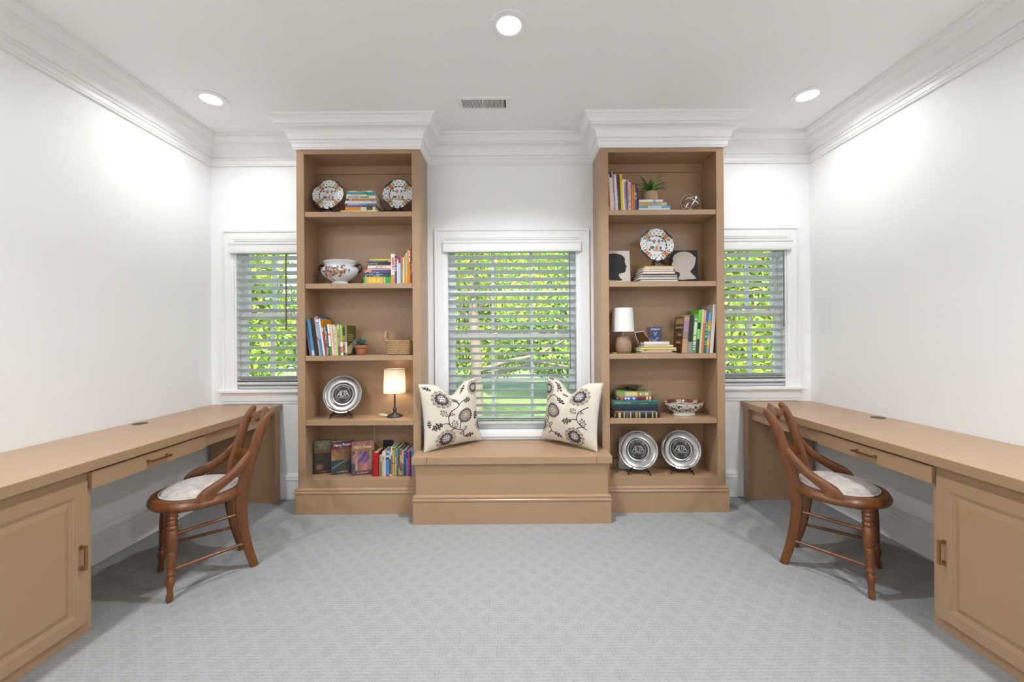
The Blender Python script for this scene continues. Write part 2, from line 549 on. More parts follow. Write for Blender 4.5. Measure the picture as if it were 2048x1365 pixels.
# ------------------------------------------------------------------ blinds
BLIND_LABEL = {1: 'wide white slatted blind hanging in the window above the bench, grey tilt wand',
               2: 'narrow white slatted blind with a brown wooden tilt wand',
               3: 'narrow white slatted blind with a grey tilt wand'}
def blind(k):
    x0, x1 = WINX[k]
    z0, z1 = WINZ[k]
    mid = k == 1
    t = thing('window_blind', BLIND_LABEL[k], 'blind', ((x0 + x1) / 2, D, z1), group='window blinds')
    Yc = D + .018
    e = .020
    vp = [(0, 1.997), (.006, 1.997), (.010, 2.004), (.012, 2.012), (.012, 2.060), (.018, 2.068), (.020, 2.085), (0, 2.085)]
    g = G().sweep([(x0 - .016, D - .030), (x1 + .016, D - .030)], [(o, z) for o, z in vp])
    obj('valance', g, M_trim, t, True, smooth=28)
    for xx in (x0 - .016, x1 + .010):
        obj('valance_return', G().box(xx, xx + .006, D - .030, D - .016, 1.997, 2.085), M_trim, t, True)
    obj('head_rail', G().box(x0 + e, x1 - e, Yc - .026, Yc + .022, 1.998, 2.050), M_slat, t, True, bevel=.002)
    W, tilt = .063, math.radians(21.5)
    n, top, sp = (22, 1.972, .0606) if mid else (17, 1.978, .0613)
    ca, sa = math.cos(tilt), math.sin(tilt)
    prof = []
    for q in range(7):
        s = -1 + 2 * q / 6
        prof.append((s * W / 2, .0022 * (1 - s * s) + .0013))
    prof += [(a, b - .0026) for a, b in reversed(prof)]
    me = None
    for i in range(n):
        z = top - sp * i
        if me is None:
            ring = lambda xx: [(xx, a * ca - b * sa, -a * sa + b * ca) for a, b in prof]
            gg = G().loft([ring(-(x1 - x0) / 2 + e), ring((x1 - x0) / 2 - e)])
            me = to_mesh(gg, 'slat', M_slat, smooth=40)
        o = link('slat', me, t, loc=Vector((0, Yc - D, z - W / 2 * sa - z1)))
        if i >= n - 3:
            o.rotation_euler = (-.06 * (i - n + 4), 0, 0)
    zb = (.606 if mid else .938)
    for q in range(2 if mid else 1):
        link('slat', me, t, loc=Vector((0, Yc - D, zb + .030 + .014 * q - z1)), rot=(tilt, 0, 0))
    obj('bottom_rail', G().box(x0 + e, x1 - e, Yc - .027, Yc + .027, zb - .006, zb + .016), M_slat, t, True, bevel=.004)
    fr = (.115, .38, .64, .885) if mid else (.20, .80)
    for f in fr:
        xx = x0 + (x1 - x0) * f
        for yy in (Yc - .030, Yc + .030):
            obj('ladder_cord', G().tube([(xx, yy, 1.995), (xx, yy, zb)], .0009, 5), M_cord, t, True)
        obj('lift_cord', G().tube([(xx + .006, Yc - .029, 1.995), (xx + .006, Yc - .029, zb - .004)], .0007, 5), M_cord, t, True)
    wx, wl = {1: (P(1139, 600, D).x, 0.95), 2: (P(575, 600, D).x, 0.62), 3: (P(1564, 600, D).x, 0.62)}[k]
    obj('tilt_wand', G().tube([(wx, D - .020, 1.994), (wx, D - .022, 1.994 - wl + .06), (wx, D - .022, 1.994 - wl)], [.0042, .0042, .0062], 8), M_brownw if k == 2 else M_greyw, t, True, smooth=40,
        label='brown wooden wand' if k == 2 else 'grey plastic wand')
for k in (1, 2, 3):
    blind(k)

# ------------------------------------------------------------------ ceiling fittings
M_lens = emit('lamp_lens', (1.0, 0.985, 0.96), 6.0)
def downlight(x, y, label):
    t = thing('recessed_downlight', label, 'ceiling light', (x, y, ZC), group='recessed ceiling downlights')
    prof = [(.097, 0.0), (.099, -.003), (.097, -.006), (.072, -.0095), (.062, -.006), (.062, 0.0)]
    rings = [[(r * math.cos(2 * PI * j / 48), r * math.sin(2 * PI * j / 48), z) for j in range(48)] for r, z in prof]
    obj('trim_ring', G().loft(rings, closed=True), M_trim, t, smooth=40)
    g = G().add([(0.0615 * math.cos(2 * PI * j / 40), 0.0615 * math.sin(2 * PI * j / 40), -.004) for j in range(40)], [tuple(reversed(range(40)))])
    obj('lens', g, M_lens, t, label='glowing white lens')
    ld = bpy.data.lights.new('downlight_lamp', 'AREA')
    ld.shape = 'DISK'
    ld.size = .118
    ld.energy = LAMP * (1.3 if y < 0 else .80 if abs(x) < .5 else .16 if y > 2 else .72)
    ld.spread = math.radians(SPREAD if abs(x) < .5 else 156)
    ld.color = (.925, .970, 1.0)
    lo_ = bpy.data.objects.new('downlight_lamp', ld)
    C.objects.link(lo_)
    lo_.parent = t
    lo_.location = (0, 0, -.0105)
    return t
for x, y, lb in ((0.0, 2.053, 'round recessed downlight in the middle of the ceiling, in front of the vent'),
                 (-2.0, 2.671, 'round recessed downlight above the desk beside the brown wand window'),
                 (2.0, 2.671, 'round recessed downlight above the desk beside the grey wand window'),
                 (-2.0, 0.75, 'added unseen fill downlight nearer the viewer on the brown wand window side'),  # from here on: unseen lamps, added to light the room more evenly
                 (2.0, 0.75, 'added unseen fill downlight nearer the viewer on the grey wand window side'),
                 (-2.0, -1.2, 'rearmost added unseen fill downlight on the brown wand window side'),
                 (2.0, -1.2, 'rearmost added unseen fill downlight on the grey wand window side')):
    downlight(x, y, lb)

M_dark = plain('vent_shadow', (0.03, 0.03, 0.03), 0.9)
v = thing('ceiling_vent', 'white louvred air vent set in the ceiling', 'vent', (-.178, 2.743, ZC))
vx0, vx1, vy0, vy1 = -.357, .001, 2.669, 2.818
g = G()
for b in ((vx0, vx1, vy0, vy0 + .026), (vx0, vx1, vy1 - .026, vy1), (vx0, vx0 + .030, vy0 + .026, vy1 - .026), (vx1 - .026, vx1, vy0 + .026, vy1 - .026), (-.188, -.180, vy0 + .026, vy1 - .026)):
    g.box(*b, ZC - .005, ZC)
obj('face_frame', g, M_trim, v, True)
obj('duct_shade_plate', G().box(vx0 + .028, vx1 - .024, vy0 + .024, vy1 - .024, ZC - .0012, ZC - .0002), M_dark, v, True)  # solid dark plate; its colour stands in for the shade behind the louvres
gl = G().loft([[(-.0010, -.048, -.0042), (.0012, -.048, -.0042), (.0042, -.048, -.0006), (.0020, -.048, -.0006)],
               [(-.0010, .048, -.0042), (.0012, .048, -.0042), (.0042, .048, -.0006), (.0020, .048, -.0006)]])
lm = to_mesh(gl, 'louvre', M_trim)
for i in range(17):
    for xa in (-.323, -.176):
        link('louvre', lm, v, loc=Vector((xa + i * .0085, 2.7435, ZC)) - v.location)
for xx in (vx0 + .014, vx1 - .012):
    obj('screw', G().lathe([(.0005, -.0058), (.0035, -.0055), (.0035, -.0048)], 10), plain('screw_metal', (.3, .3, .3), .4, 1.0), v).location = Vector((xx, 2.743, ZC)) - v.location

# ------------------------------------------------------------------ outdoors
rng = np.random.default_rng(7)
def leaf_mat(name, c1, c2):
    t = NT(name)
    oi = t.n('ShaderNodeNewGeometry')
    rp = t.n('ShaderNodeAttribute', attribute_name='Col')
    t.put(t.b.inputs['Base Color'], rp.outputs['Color'])
    t.b.inputs['Roughness'].default_value = 0.5
    tl = t.n('ShaderNodeBsdfTranslucent')
    t.t.links.new(rp.outputs['Color'], tl.inputs[0])
    mx = t.n('ShaderNodeMixShader')
    mx.inputs[0].default_value = 0.45
    t.t.links.new(t.b.outputs[0], mx.inputs[1])
    t.t.links.new(tl.outputs[0], mx.inputs[2])
    t.t.links.new(mx.outputs[0], t.out.inputs[0])
    return t.m
M_leaf = leaf_mat('leaf', None, None)
M_bark = plain('pale_bark', (0.16, 0.125, 0.095), 0.9, var=0.3, scale=9, bump=0.5)
M_grass = plain('lawn_grass', (0.13, 0.21, 0.05), 0.95, var=0.45, scale=5)

def leaves(parent, blobs, n, size, pal):
    """small folded leaves scattered through ellipsoid blobs (centre, radii)"""
    pal = np.array(pal)
    vol = np.array([b[1][0] * b[1][1] * b[1][2] for b in blobs])
    pick = rng.choice(len(blobs), n, p=vol / vol.sum())
    ctr = np.array([b[0] for b in blobs])[pick]
    rad = np.array([b[1] for b in blobs])[pick]
    d = rng.normal(size=(n, 3))
    d /= np.linalg.norm(d, axis=1)[:, None]
    p = ctr + d * rad * (rng.random(n) ** 0.45)[:, None]
    a = rng.normal(size=(n, 3)); a /= np.linalg.norm(a, axis=1)[:, None]
    b = np.cross(a, rng.normal(size=(n, 3))); b /= np.linalg.norm(b, axis=1)[:, None]
    s = size * (0.6 + 0.8 * rng.random(n))[:, None]
    c = np.cross(a, b)
    v = np.stack([p - a * s, p - b * s * .45 + c * s * .12, p + a * s, p + b * s * .45 + c * s * .12], 1).reshape(-1, 3)
    f = np.arange(4 * n).reshape(-1, 4)
    me = bpy.data.meshes.new('foliage')
    me.from_pydata(v.tolist(), [], f.tolist())
    me.materials.append(M_leaf)
    col = pal[rng.integers(len(pal), size=n)] * (0.75 + 0.5 * rng.random(n))[:, None]
    at = me.color_attributes.new('Col', 'FLOAT_COLOR', 'POINT')
    cc = np.ones((4 * n, 4), dtype=np.float32)
    cc[:, :3] = np.repeat(col, 4, axis=0)
    at.data.foreach_set('color', cc.ravel())
    me.transform(Matrix.Translation(-base_of(parent)))
    o = link('foliage', me, parent)
    o['kind'] = 'stuff'
    return o
YG = [(0.42, 0.55, 0.05), (0.30, 0.46, 0.05), (0.55, 0.62, 0.10), (0.22, 0.38, 0.06), (0.48, 0.50, 0.06)]
MG = [(0.16, 0.30, 0.05), (0.24, 0.40, 0.06), (0.34, 0.46, 0.08), (0.12, 0.24, 0.05)]
GZ = -0.55
tag(obj('ground', G().box(-40, 40, D + WT + .02, 60, GZ - .3, GZ), M_grass), kind='structure')

def tree(label, x, y, trunk_r, trunk_h, blobs, n, size, pal, branches=()):
    t = thing('garden_tree', label, 'tree', (x, y, GZ), group='trees outside the windows')
    r = random.Random(x * 7 + y)
    pts = [(x + .05 * math.sin(i * 1.3) * i / 3, y + .04 * math.cos(i), GZ - .02 + trunk_h * i / 6) for i in range(7)]
    obj('trunk', G().tube(pts, [trunk_r * (1.25 - .09 * i) for i in range(7)], 10), M_bark, t, True, smooth=60)
    for br in branches:
        obj('branch', G().tube(br[0], br[1], 7), M_bark, t, True, smooth=60)
    leaves(t, blobs, n, size, pal)
def at(px, py, Y):
    return P(px, py, Y)
# pale-trunked tree in front of the middle window
c = at(952, 700, 7.5)
br = [([at(952, 620, 7.5), at(1000, 585, 7.4), at(1040, 560, 7.3), at(1090, 540, 7.2)], [.05, .04, .03, .02]),
      ([at(952, 745, 7.5), at(1010, 725, 7.2), at(1070, 712, 7.0), at(1130, 680, 6.9)], [.05, .045, .035, .02]),
      ([at(955, 755, 7.5), at(1030, 738, 7.3), at(1080, 725, 7.1), at(1160, 738, 6.9)], [.05, .04, .03, .015]),
      ([at(948, 650, 7.5), at(915, 610, 7.5), at(890, 560, 7.4)], [.045, .035, .02])]
tree('pale-trunked tree with spreading branches seen through the middle window', c.x, 7.5, .10, 4.2,
     [((c.x + .2, 7.6, 3.0), (2.6, .9, 1.1)), ((c.x + 1.3, 7.2, 2.0), (1.1, .5, .5)), ((c.x - .9, 7.4, 1.8), (.6, .5, .6)), ((c.x + 1.6, 7.0, 1.0), (.6, .3, .3))], 9000, .055, YG, br)
for i, (x, y, h, w, n, pal, lb) in enumerate((
        (-7.2, 9.0, 3.6, 2.4, 15000, YG, 'bright yellow-green tree seen through the window with the brown wand'),
        (-4.2, 11.6, 4.2, 2.6, 13000, MG, 'darker green tree standing farther back beside the pale-trunked tree'),
        (-1.2, 14.3, 4.4, 2.9, 15000, YG, 'bushy yellow-green tree directly behind the pale trunk'),
        (2.4, 11.8, 4.0, 2.7, 15000, MG, 'mid green tree behind the branches in the middle window'),
        (4.9, 9.2, 4.2, 2.4, 13000, YG, 'tall yellow-green tree between the middle and the grey wand windows'),
        (7.6, 11.6, 3.8, 2.4, 15000, YG, 'bright leafy tree seen through the narrow window with the grey wand'),
        (-9.8, 11.7, 4.5, 2.6, 9000, MG, 'dark green tree at the far end past the brown wand window'),
        (10.6, 9.0, 4.5, 2.6, 9000, MG, 'dark green tree at the far end past the grey wand window'))):
    tree(lb, x, y, .14, h * .8,
         [((x, y, h * .42), (w, 1.1, h * .50)), ((x + .5, y - .4, h * .85), (w * .8, 1.0, h * .35)), ((x - .6, y, 1.0), (w * .8, .8, .9))], int(n * 1.5), .088, pal)

# ------------------------------------------------------------------ bookcases
SH = [2.250, 1.715, 1.176, 0.692, 0.254]       # shelf tops
YBK = 3.212                                    # face of the back panel
ST = 0.057
base2 = [(0, 0), (0.018, 0), (0.018, 0.140), (0.014, 0.144), (0.014, 0.148), (0.021, 0.152), (0.022, 0.163), (0.015, 0.168), (0.013, 0.172), (0.018, 0.175),
         (0.018, 0.184), (0.008, 0.190), (0, 0.192)]
def bookcase(s, label):
    X0, X1 = sorted((s * BX0, s * BX1))
    t = thing('bookcase', label, 'bookcase', ((X0 + X1) / 2, (BYF + D) / 2, 0), group='tall built-in bookcases')
    W = lambda n, b, bv=.0015: wbox(n, b, M_tan, t, bv)
    top = ZCR
    W('side_panel', (X0, X0 + .046, BYF + .020, D - .002, .192, top))
    W('side_panel', (X1 - .046, X1, BYF + .020, D - .002, .192, top))
    W('back_panel', (X0 + .046, X1 - .046, YBK, D - .004, .20, top))
    W('stile', (X0, X0 + ST, BYF, BYF + .020, .192, top), .002)
    W('stile', (X1 - ST, X1, BYF, BYF + .020, .192, top), .002)
    W('top_rail', (X0 + ST, X1 - ST, BYF, BYF + .020, 2.679, top), .001)
    W('bottom_rail', (X0 + ST, X1 - ST, BYF, BYF + .020, .192, SH[4] - .0015), .001)
    W('top_panel', (X0 + .046, X1 - .046, BYF + .020, YBK, 2.690, top))
    W('top_cleat', (X0 + .046, X1 - .046, YBK - .016, YBK, 2.624, 2.690))
    W('bottom_cleat', (X0 + .046, X1 - .046, YBK - .014, YBK, SH[4], SH[4] + .070))
    W('bottom_shelf', (X0 + .046, X1 - .046, BYF + .0205, YBK, SH[4] - .03, SH[4]))
    for z in SH[:4]:
        W('shelf', (X0 + .0465, X1 - .0465, BYF + .010 if False else BYF + .0205, YBK, z - .037, z), .0025)
        # the shelf's front lip fills the opening between the stiles
        W('shelf_lip', (X0 + ST + .002, X1 - ST - .002, BYF + .004, BYF + .0205, z - .038, z), .0025)
    g = G()
    a, b = X0, X1
    pth = [(a, D - .004), (a, BYF), (b, BYF)] if s < 0 else [(a, BYF), (b, BYF), (b, D - .004)]
    obj('base_moulding', G().sweep(pth, base2, side=1), M_tan, t, True, smooth=28)
    wbox('plinth', (X0, X1, BYF + .001, D - .004, 0, .192), M_tan, t, 0)
    # drilled rows for shelf pins
    hm = to_mesh(G().lathe([(.0004, 0), (.0026, 0), (.0026, .0008), (.0004, .0008)], 8), 'pin_hole', M_dark)
    for sx, xx in ((1, X0 + .0462), (-1, X1 - .0462)):
        for zz in [SH[i] + dz for i in range(5) for dz in (.19, .23, .27)]:
            o = link('pin_hole', hm, t, loc=Vector((xx, 3.15, zz)) - base_of(t), rot=(0, sx * PI / 2, 0))
    return t
bookcase(-1, 'tall tan built-in bookcase holding the tureen and the lit lamp')
bookcase(1, 'tall tan built-in bookcase holding the silhouettes and the potted fern')

# ------------------------------------------------------------------ window seat
t = thing('window_bench', 'tan built-in bench with panelled lid between the two bookcases', 'bench', (0, 3.0, 0))
wbox('bench_box', (-.6745, .6745, 2.797, D - .006, 0.0, .4205), M_tan, t, .002)
for n_, a, b in (('lid_end', -.700, -.594), ('lid', -.5925, .5925), ('lid_end', .594, .700)):
    yb = D - .034 if n_ == 'lid' else BYF - .022
    wbox(n_, (a, b, 2.773, yb, .4205, .471), M_tan, t, .003)
for a, b in ((-.674, -.594), (.594, .674)):
    wbox('lid_end', (a, b, BYF - .022, D - .034, .4205, .471), M_tan, t, .001)
obj('base_moulding', G().sweep([(-.675, 2.926), (-.675, 2.797), (.675, 2.797), (.675, 2.926)], [(o, z * 1.045) for o, z in base2], side=1), M_tan, t, True, smooth=28)

# ------------------------------------------------------------------ desks
DX, DZ, DT = 1.865, 0.771, 0.045
def handle(parent, c, L, axis, s):
    """square bar pull; axis 'y' or 'z'; it stands off the face at x=c[0] towards the room (direction -s)"""
    x, y, z = c
    g = G()
    h = .028
    xa, xb = sorted((x - s * (h - .009), x - s * h))
    xp, xq = sorted((x, x - s * (h - .009)))
    if axis == 'y':
        g.box(xa, xb, y - L / 2, y + L / 2, z - .005, z + .005)
        for e in (-1, 1):
            yc = y + e * (L / 2 - .008)
            g.box(xp, xq, yc - .006, yc + .006, z - .005, z + .005)
            xr, xt = sorted((x, x - s * .003))
            g.box(xr, xt, yc - .009, yc + .009, z - .008, z + .008)
    else:
        g.box(xa, xb, y - .005, y + .005, z - L / 2, z + L / 2)
        for e in (-1, 1):
            zc = z + e * (L / 2 - .008)
            g.box(xp, xq, y - .005, y + .005, zc - .006, zc + .006)
            xr, xt = sorted((x, x - s * .003))
            g.box(xr, xt, y - .008, y + .008, zc - .009, zc + .009)
    return obj('handle', g, M_brass, parent, True, bevel=.0008, seg=1, label='brushed brass bar pull')

def raised_door(parent, xf, s, y0, y1, z0, z1, handle_y):
    """overlay door whose face is at x=xf (room side is -s): frame, moulded edge, raised field"""
    th = .020
    steps = [(0, -th), (0, -.003), (.003, 0), (.052, 0), (.056, -.004), (.060, -.0045), (.064, -.009), (.072, -.009), (.092, -.0015), (.095, -.0012)]
    rings = []
    for ins, dx in steps:
        x = xf - s * dx
        rings.append([(x, y0 + ins, z0 + ins), (x, y1 - ins, z0 + ins), (x, y1 - ins, z1 - ins), (x, y0 + ins, z1 - ins)])
    d = obj('door', G().loft(rings), M_tan, parent, True)
    handle(d, (xf, handle_y, (z0 + z1) / 2 - .012 + .065 * 0), .107, 'z', s)
    return d

def desk(s, side_word, gy):
    lo, hi = sorted((s * DX, s * (HW - .002)))
    t = thing('desk_worktop', 'long tan desktop along the wall %s' % side_word, 'worktop', (s * 2.15, 1.2, DZ - DT), group='built-in desk tops')
    wbox('top', (lo, hi, -.70, D - .002, DZ - DT, DZ), M_tan, t, .003)
    gr = obj('cable_grommet', G().lathe([(.0005, .0006), (.026, .0010), (.030, .0016), (.037, .0026), (.0385, .0008), (.0385, 0.0)], 36), M_black, t, smooth=40, label='round black cable grommet')
    gr.location = Vector((s * 2.363, gy, DZ)) - base_of(t)
    # end panel that carries the far end of the top
    a, b = sorted((s * 1.876, s * 2.387))
    e = tag(wbox('desk_end_panel', (a, b, 3.160, D - .024, 0.0, DZ - DT), M_tan, None, .002), 'upright tan panel under the far end of the desktop %s' % side_word, 'panel', 'desk end panels')
    # pencil-drawer apron across the knee space
    t = thing('desk_drawer_unit', 'shallow tan apron with one drawer under the desktop %s' % side_word, 'drawer', (s * 1.9, 2.4, .637), group='shallow desk drawers')
    a, b = sorted((s * 1.903, s * 1.921))
    wbox('apron_board', (a, b, 1.803, 3.159, .640, DZ - DT), M_tan, t, .001)
    a, b = sorted((s * 1.922, s * 2.30))
    wbox('drawer_box', (a, b, 1.83, 2.42, .650, DZ - DT - .004), M_tan, t, .001)
    a, b = sorted((s * 1.883, s * 1.902))
    d = wbox('drawer', (a, b, 1.786, 2.450, .637, .714), M_tan, t, .002)
    handle(d, (s * 1.883, 2.116, .676), .128, 'y', s)
    # cupboard at the near end
    t = thing('desk_cabinet', 'tan cupboard with brass door pull under the desktop %s' % side_word, 'cabinet', (s * 2.15, .9, 0), group='desk cupboards')
    a, b = sorted((s * 1.905, s * (HW - .002)))
    wbox('body', (a, b, -.68, 1.800, 0.0, DZ - DT - .001), M_tan, t, .002)
    for y0, y1, hy in ((1.275, 1.772, 1.738), (.770, 1.267, .804), (.265, .762, .728)):
        raised_door(t, s * 1.885, s, y0, y1, .054, .679, hy)
desk(-1, 'beside the brown wand window', 2.532)
desk(1, 'beside the narrow grey wand window', 2.569)

# ------------------------------------------------------------------ chairs
def wood_mat():
    t = NT('walnut_wood')
    cv = t.coord((14, 14, 2.2))
    n1 = t.noise(3.0, 5.0, cv, .6)
    n2 = t.noise(26.0, 3.0, cv, .6)
    c = t.mix(n1, (0.055, 0.015, 0.004), (0.270, 0.090, 0.020))
    c = t.mix(t.M('MULTIPLY', n2, .35), c, (0.070, 0.020, 0.006))
    t.put(t.b.inputs['Base Color'], c)
    t.b.inputs['Roughness'].default_value = 0.34
    t.b.inputs['Coat Weight'].default_value = 0.12
    t.b.inputs['Coat Roughness'].default_value = 0.2
    t.bump(n2, .05, .0006)
    return t.m
M_wood = wood_mat()
def fabric_mat():
    t = NT('mottled_velvet')
    cv = t.coord((1, 1, 1))
    n1 = t.noise(24.0, 5.0, cv, .65)
    n2 = t.noise(420.0, 2.0, cv)
    f = t.M('MULTIPLY', t.M('SUBTRACT', n1, .34), 2.6)
    cl = t.n('ShaderNodeClamp')
    t.put(cl.inputs[0], f)
    c = t.mix(cl.outputs[0], (0.34, 0.29, 0.262), (0.58, 0.52, 0.478))
    t.put(t.b.inputs['Base Color'], c)
    t.b.inputs['Roughness'].default_value = 0.85
    t.b.inputs['Sheen Weight'].default_value = 0.25
    t.bump(t.M('ADD', n2, t.M('MULTIPLY', n1, .8)), .25, .0015)
    return t.m
M_fab = fabric_mat()
M_welt = plain('cream_welt', (0.50, 0.44, 0.385), 0.85, var=.2, scale=300, bump=.4)

def sect(c, ax, bx, w, h, k=10, p=3.2):
    """rounded-rectangle section round c, half sizes w along ax and h along bx"""
    out = []
    for i in range(k):
        a = 2 * PI * (i + .5) / k
        ca, sa = math.cos(a), math.sin(a)
        out.append(Vector(c) + ax * (w * math.copysign(abs(ca) ** (2 / p), ca)) + bx * (h * math.copysign(abs(sa) ** (2 / p), sa)))
    return out
def ribbon(stations, thick):
    """board whose centre line runs through (x, y, z, width); wide in its own x,z plane, thick along y"""
    n = len(stations)
    rings = []
    for i, (x, y, z, w) in enumerate(stations):
        p, q = stations[max(i - 1, 0)], stations[min(i + 1, n - 1)]
        d = Vector((q[0] - p[0], 0, q[2] - p[2])).normalized()
        rings.append(sect((x, y, z), Vector((d.z, 0, -d.x)), Vector((0, 1, 0)), w / 2, thick / 2))
    return G().loft(rings)
def smooth_pts(pts, m=4):
    """Catmull-Rom through tuples"""
    pts = [np.array(p, float) for p in pts]
    out = []
    for i in range(len(pts) - 1):
        p0, p1, p2, p3 = pts[max(i - 1, 0)], pts[i], pts[i + 1], pts[min(i + 2, len(pts) - 1)]
        for k in range(m):
            s = k / m
            out.append(tuple(.5 * (2 * p1 + (p2 - p0) * s + (2 * p0 - 5 * p1 + 4 * p2 - p3) * s * s + (3 * p1 - p0 - 3 * p2 + p3) * s ** 3)))
    out.append(tuple(pts[-1]))
    return out

def make_chair(label, loc, rotz):
    t = thing('side_chair', label, 'chair', loc, rotz, 'antique wooden chairs at the desks')
    SX, A, B = .018, .225, .225
    # seat frame
    prof = [(.0, .432), (.006, .428), (.014, .430), (.020, .438), (.022, .450), (.018, .460), (.013, .466), (.010, .474), (-.012, .478), (-.024, .474), (-.026, .432)]
    n = 56
    def ell(j, off):
        a = 2 * PI * j / n
        ca, sa = math.cos(a), math.sin(a)
        r = 1.0 - .05 * max(0, -ca) ** 3
        return SX + (A - .022 + off) * ca, (B - .022 + off) * sa * r
    rings = [[(*ell(j, o), z) for o, z in prof] for j in range(n)]
    obj('seat_frame', G().loft(rings, closed=True), M_wood, t, smooth=50)
    # upholstery
    rr = [(1.0, .462), (.985, .478), (.95, .490), (.88, .499), (.75, .507), (.55, .513), (.3, .516), (.02, .517)]
    rings = [[(SX + (ell(j, -.026)[0] - SX) * k, ell(j, -.026)[1] * k, z) for j in range(n)] for k, z in rr]
    obj('seat_cushion', G().loft(rings), M_fab, t, smooth=60)
    obj('welt', G().tube([(*ell(j, -.026), .480) for j in range(n)], [.0042 + .0010 * (j % 2) for j in range(n)], 6, closed=True), M_welt, t, smooth=60)
    # turned front legs
    lp = [(0, .012), (.010, .0155), (.03, .0150), (.045, .0115), (.06, .0125), (.085, .0190), (.105, .0200), (.118, .0150), (.124, .0125), (.130, .0190), (.137, .0195), (.143, .0145),
          (.16, .0165), (.22, .0195), (.235, .0205), (.240, .0180), (.246, .0210), (.30, .0225), (.335, .0215), (.342, .0165), (.350, .0225), (.358, .0225), (.364, .0165),
          (.372, .0200), (.384, .0215), (.392, .0165), (.398, .0215), (.406, .0215), (.412, .0170), (.420, .0205), (.436, .0205)]
    for sy in (1, -1):
        rings = []
        for z, r in lp:
            f = 1 - z / .436
            cx, cy = .150 + .022 * f, sy * (.150 + .040 * f)
            rings.append([(cx + r * math.cos(2 * PI * j / 16), cy + r * math.sin(2 * PI * j / 16), z) for j in range(16)])
        obj('front_leg', G().loft(rings), M_wood, t, smooth=45)
    # back posts that run down into the rear legs
    for sy in (1, -1):
        st = smooth_pts([(-.208, .132, 0, .042), (-.176, .134, .12, .046), (-.152, .138, .25, .052), (-.143, .142, .36, .058), (-.150, .146, .46, .064), (-.170, .151, .56, .062),
                         (-.196, .156, .66, .056), (-.222, .162, .75, .050), (-.252, .168, .82, .044), (-.278, .172, .862, .036), (-.290, .173, .876, .018)])
        obj('back_post', ribbon([(x, sy * y, z, w) for x, y, z, w in st], .030), M_wood, t, smooth=50)
        g = G().lathe([(.0005, 0), (.0045, 0), (.0045, .001), (.0005, .001)], 10)
        o = obj('screw_hole', g, M_black, t)
        o.location = (-.196, sy * .1405, .655)
        o.rotation_euler = (PI / 2, 0, 0)
    # hip rests
    for sy in (1, -1):
        st = smooth_pts([(-.214, .156, .710, .012), (-.190, .158, .668, .034), (-.148, .166, .612, .046), (-.098, .178, .566, .048), (-.050, .190, .536, .050), (-.014, .199, .517, .056), (.012, .204, .499, .068), (.024, .206, .480, .086),
                         (.027, .206, .464, .094)])
        obj('hip_rest', ribbon([(x, sy * y, z, w) for x, y, z, w in st], .024), M_wood, t, smooth=50)
    # crest rail
    rings = []
    N = 25
    for i in range(N):
        y = -.166 + .332 * i / (N - 1)
        q = abs(y) / .166
        zt = .848 + .034 * (1 - min(1, q / .62)) ** .6 + (.014 if q < .30 else 0) * (1 - (q / .30) ** 4 if q < .30 else 0)
        zb = .806 - .020 * math.exp(-((q - .42) / .16) ** 2) + .010 * math.exp(-(q / .2) ** 2)
        x = -.262 - .028 * (1 - q * q)
        c = Vector((x - .010 * 0, y, (zt + zb) / 2))
        rings.append(sect(c, Vector((-.42, 0, .91)), Vector((1, 0, .4)).normalized(), (zt - zb) / 2, .009, 10))
    obj('crest_rail', G().loft(rings), M_wood, t, smooth=50)
    rings = []
    for i in range(15):
        y = -.146 + .292 * i / 14
        q = abs(y) / .146
        zt, zb = .622 + .022 * (1 - q * q), .572 + .014 * (1 - q * q)
        x = -.180 - .026 * (1 - q * q)
        rings.append(sect((x, y, (zt + zb) / 2), Vector((-.25, 0, .97)), Vector((1, 0, .25)).normalized(), (zt - zb) / 2, .009, 10))
    obj('lower_back_rail', G().loft(rings), M_wood, t, smooth=50)
    obj('seat_back_rail', G().loft([sect((-.160, y, .452), Vector((0, 0, 1)), Vector((1, 0, 0)), .020, .010) for y in (-.140, .140)]), M_wood, t, smooth=50)
    for sy in (1, -1):
        for z, dz in ((.320, .005), (.150, .0)):
            f = 1 - z / .436
            a = (.150 + .022 * f, sy * (.150 + .040 * f), z)
            b = (-.158 - .02 * (z < .2), sy * .137, z + dz)
            pts = [tuple(a[k] + (b[k] - a[k]) * s for k in range(3)) for s in (0, .06, .5, .94, 1)]
            obj('stretcher', G().tube(pts, [.0070, .0078, .0092, .0078, .0070], 10), M_wood, t, smooth=60)
    return t
ch = make_chair('carved walnut chair with pale seat at the desk beside the brown wand window', (-1.725, 2.235, 0), math.atan2(-.72, -.69))
c2 = copy_tree(ch)
c2.location = (1.795, 2.225, 0)
c2.rotation_euler = (0, 0, math.atan2(-.72, .69))
tag(c2, 'carved walnut chair with pale seat at the desk beside the grey wand window')

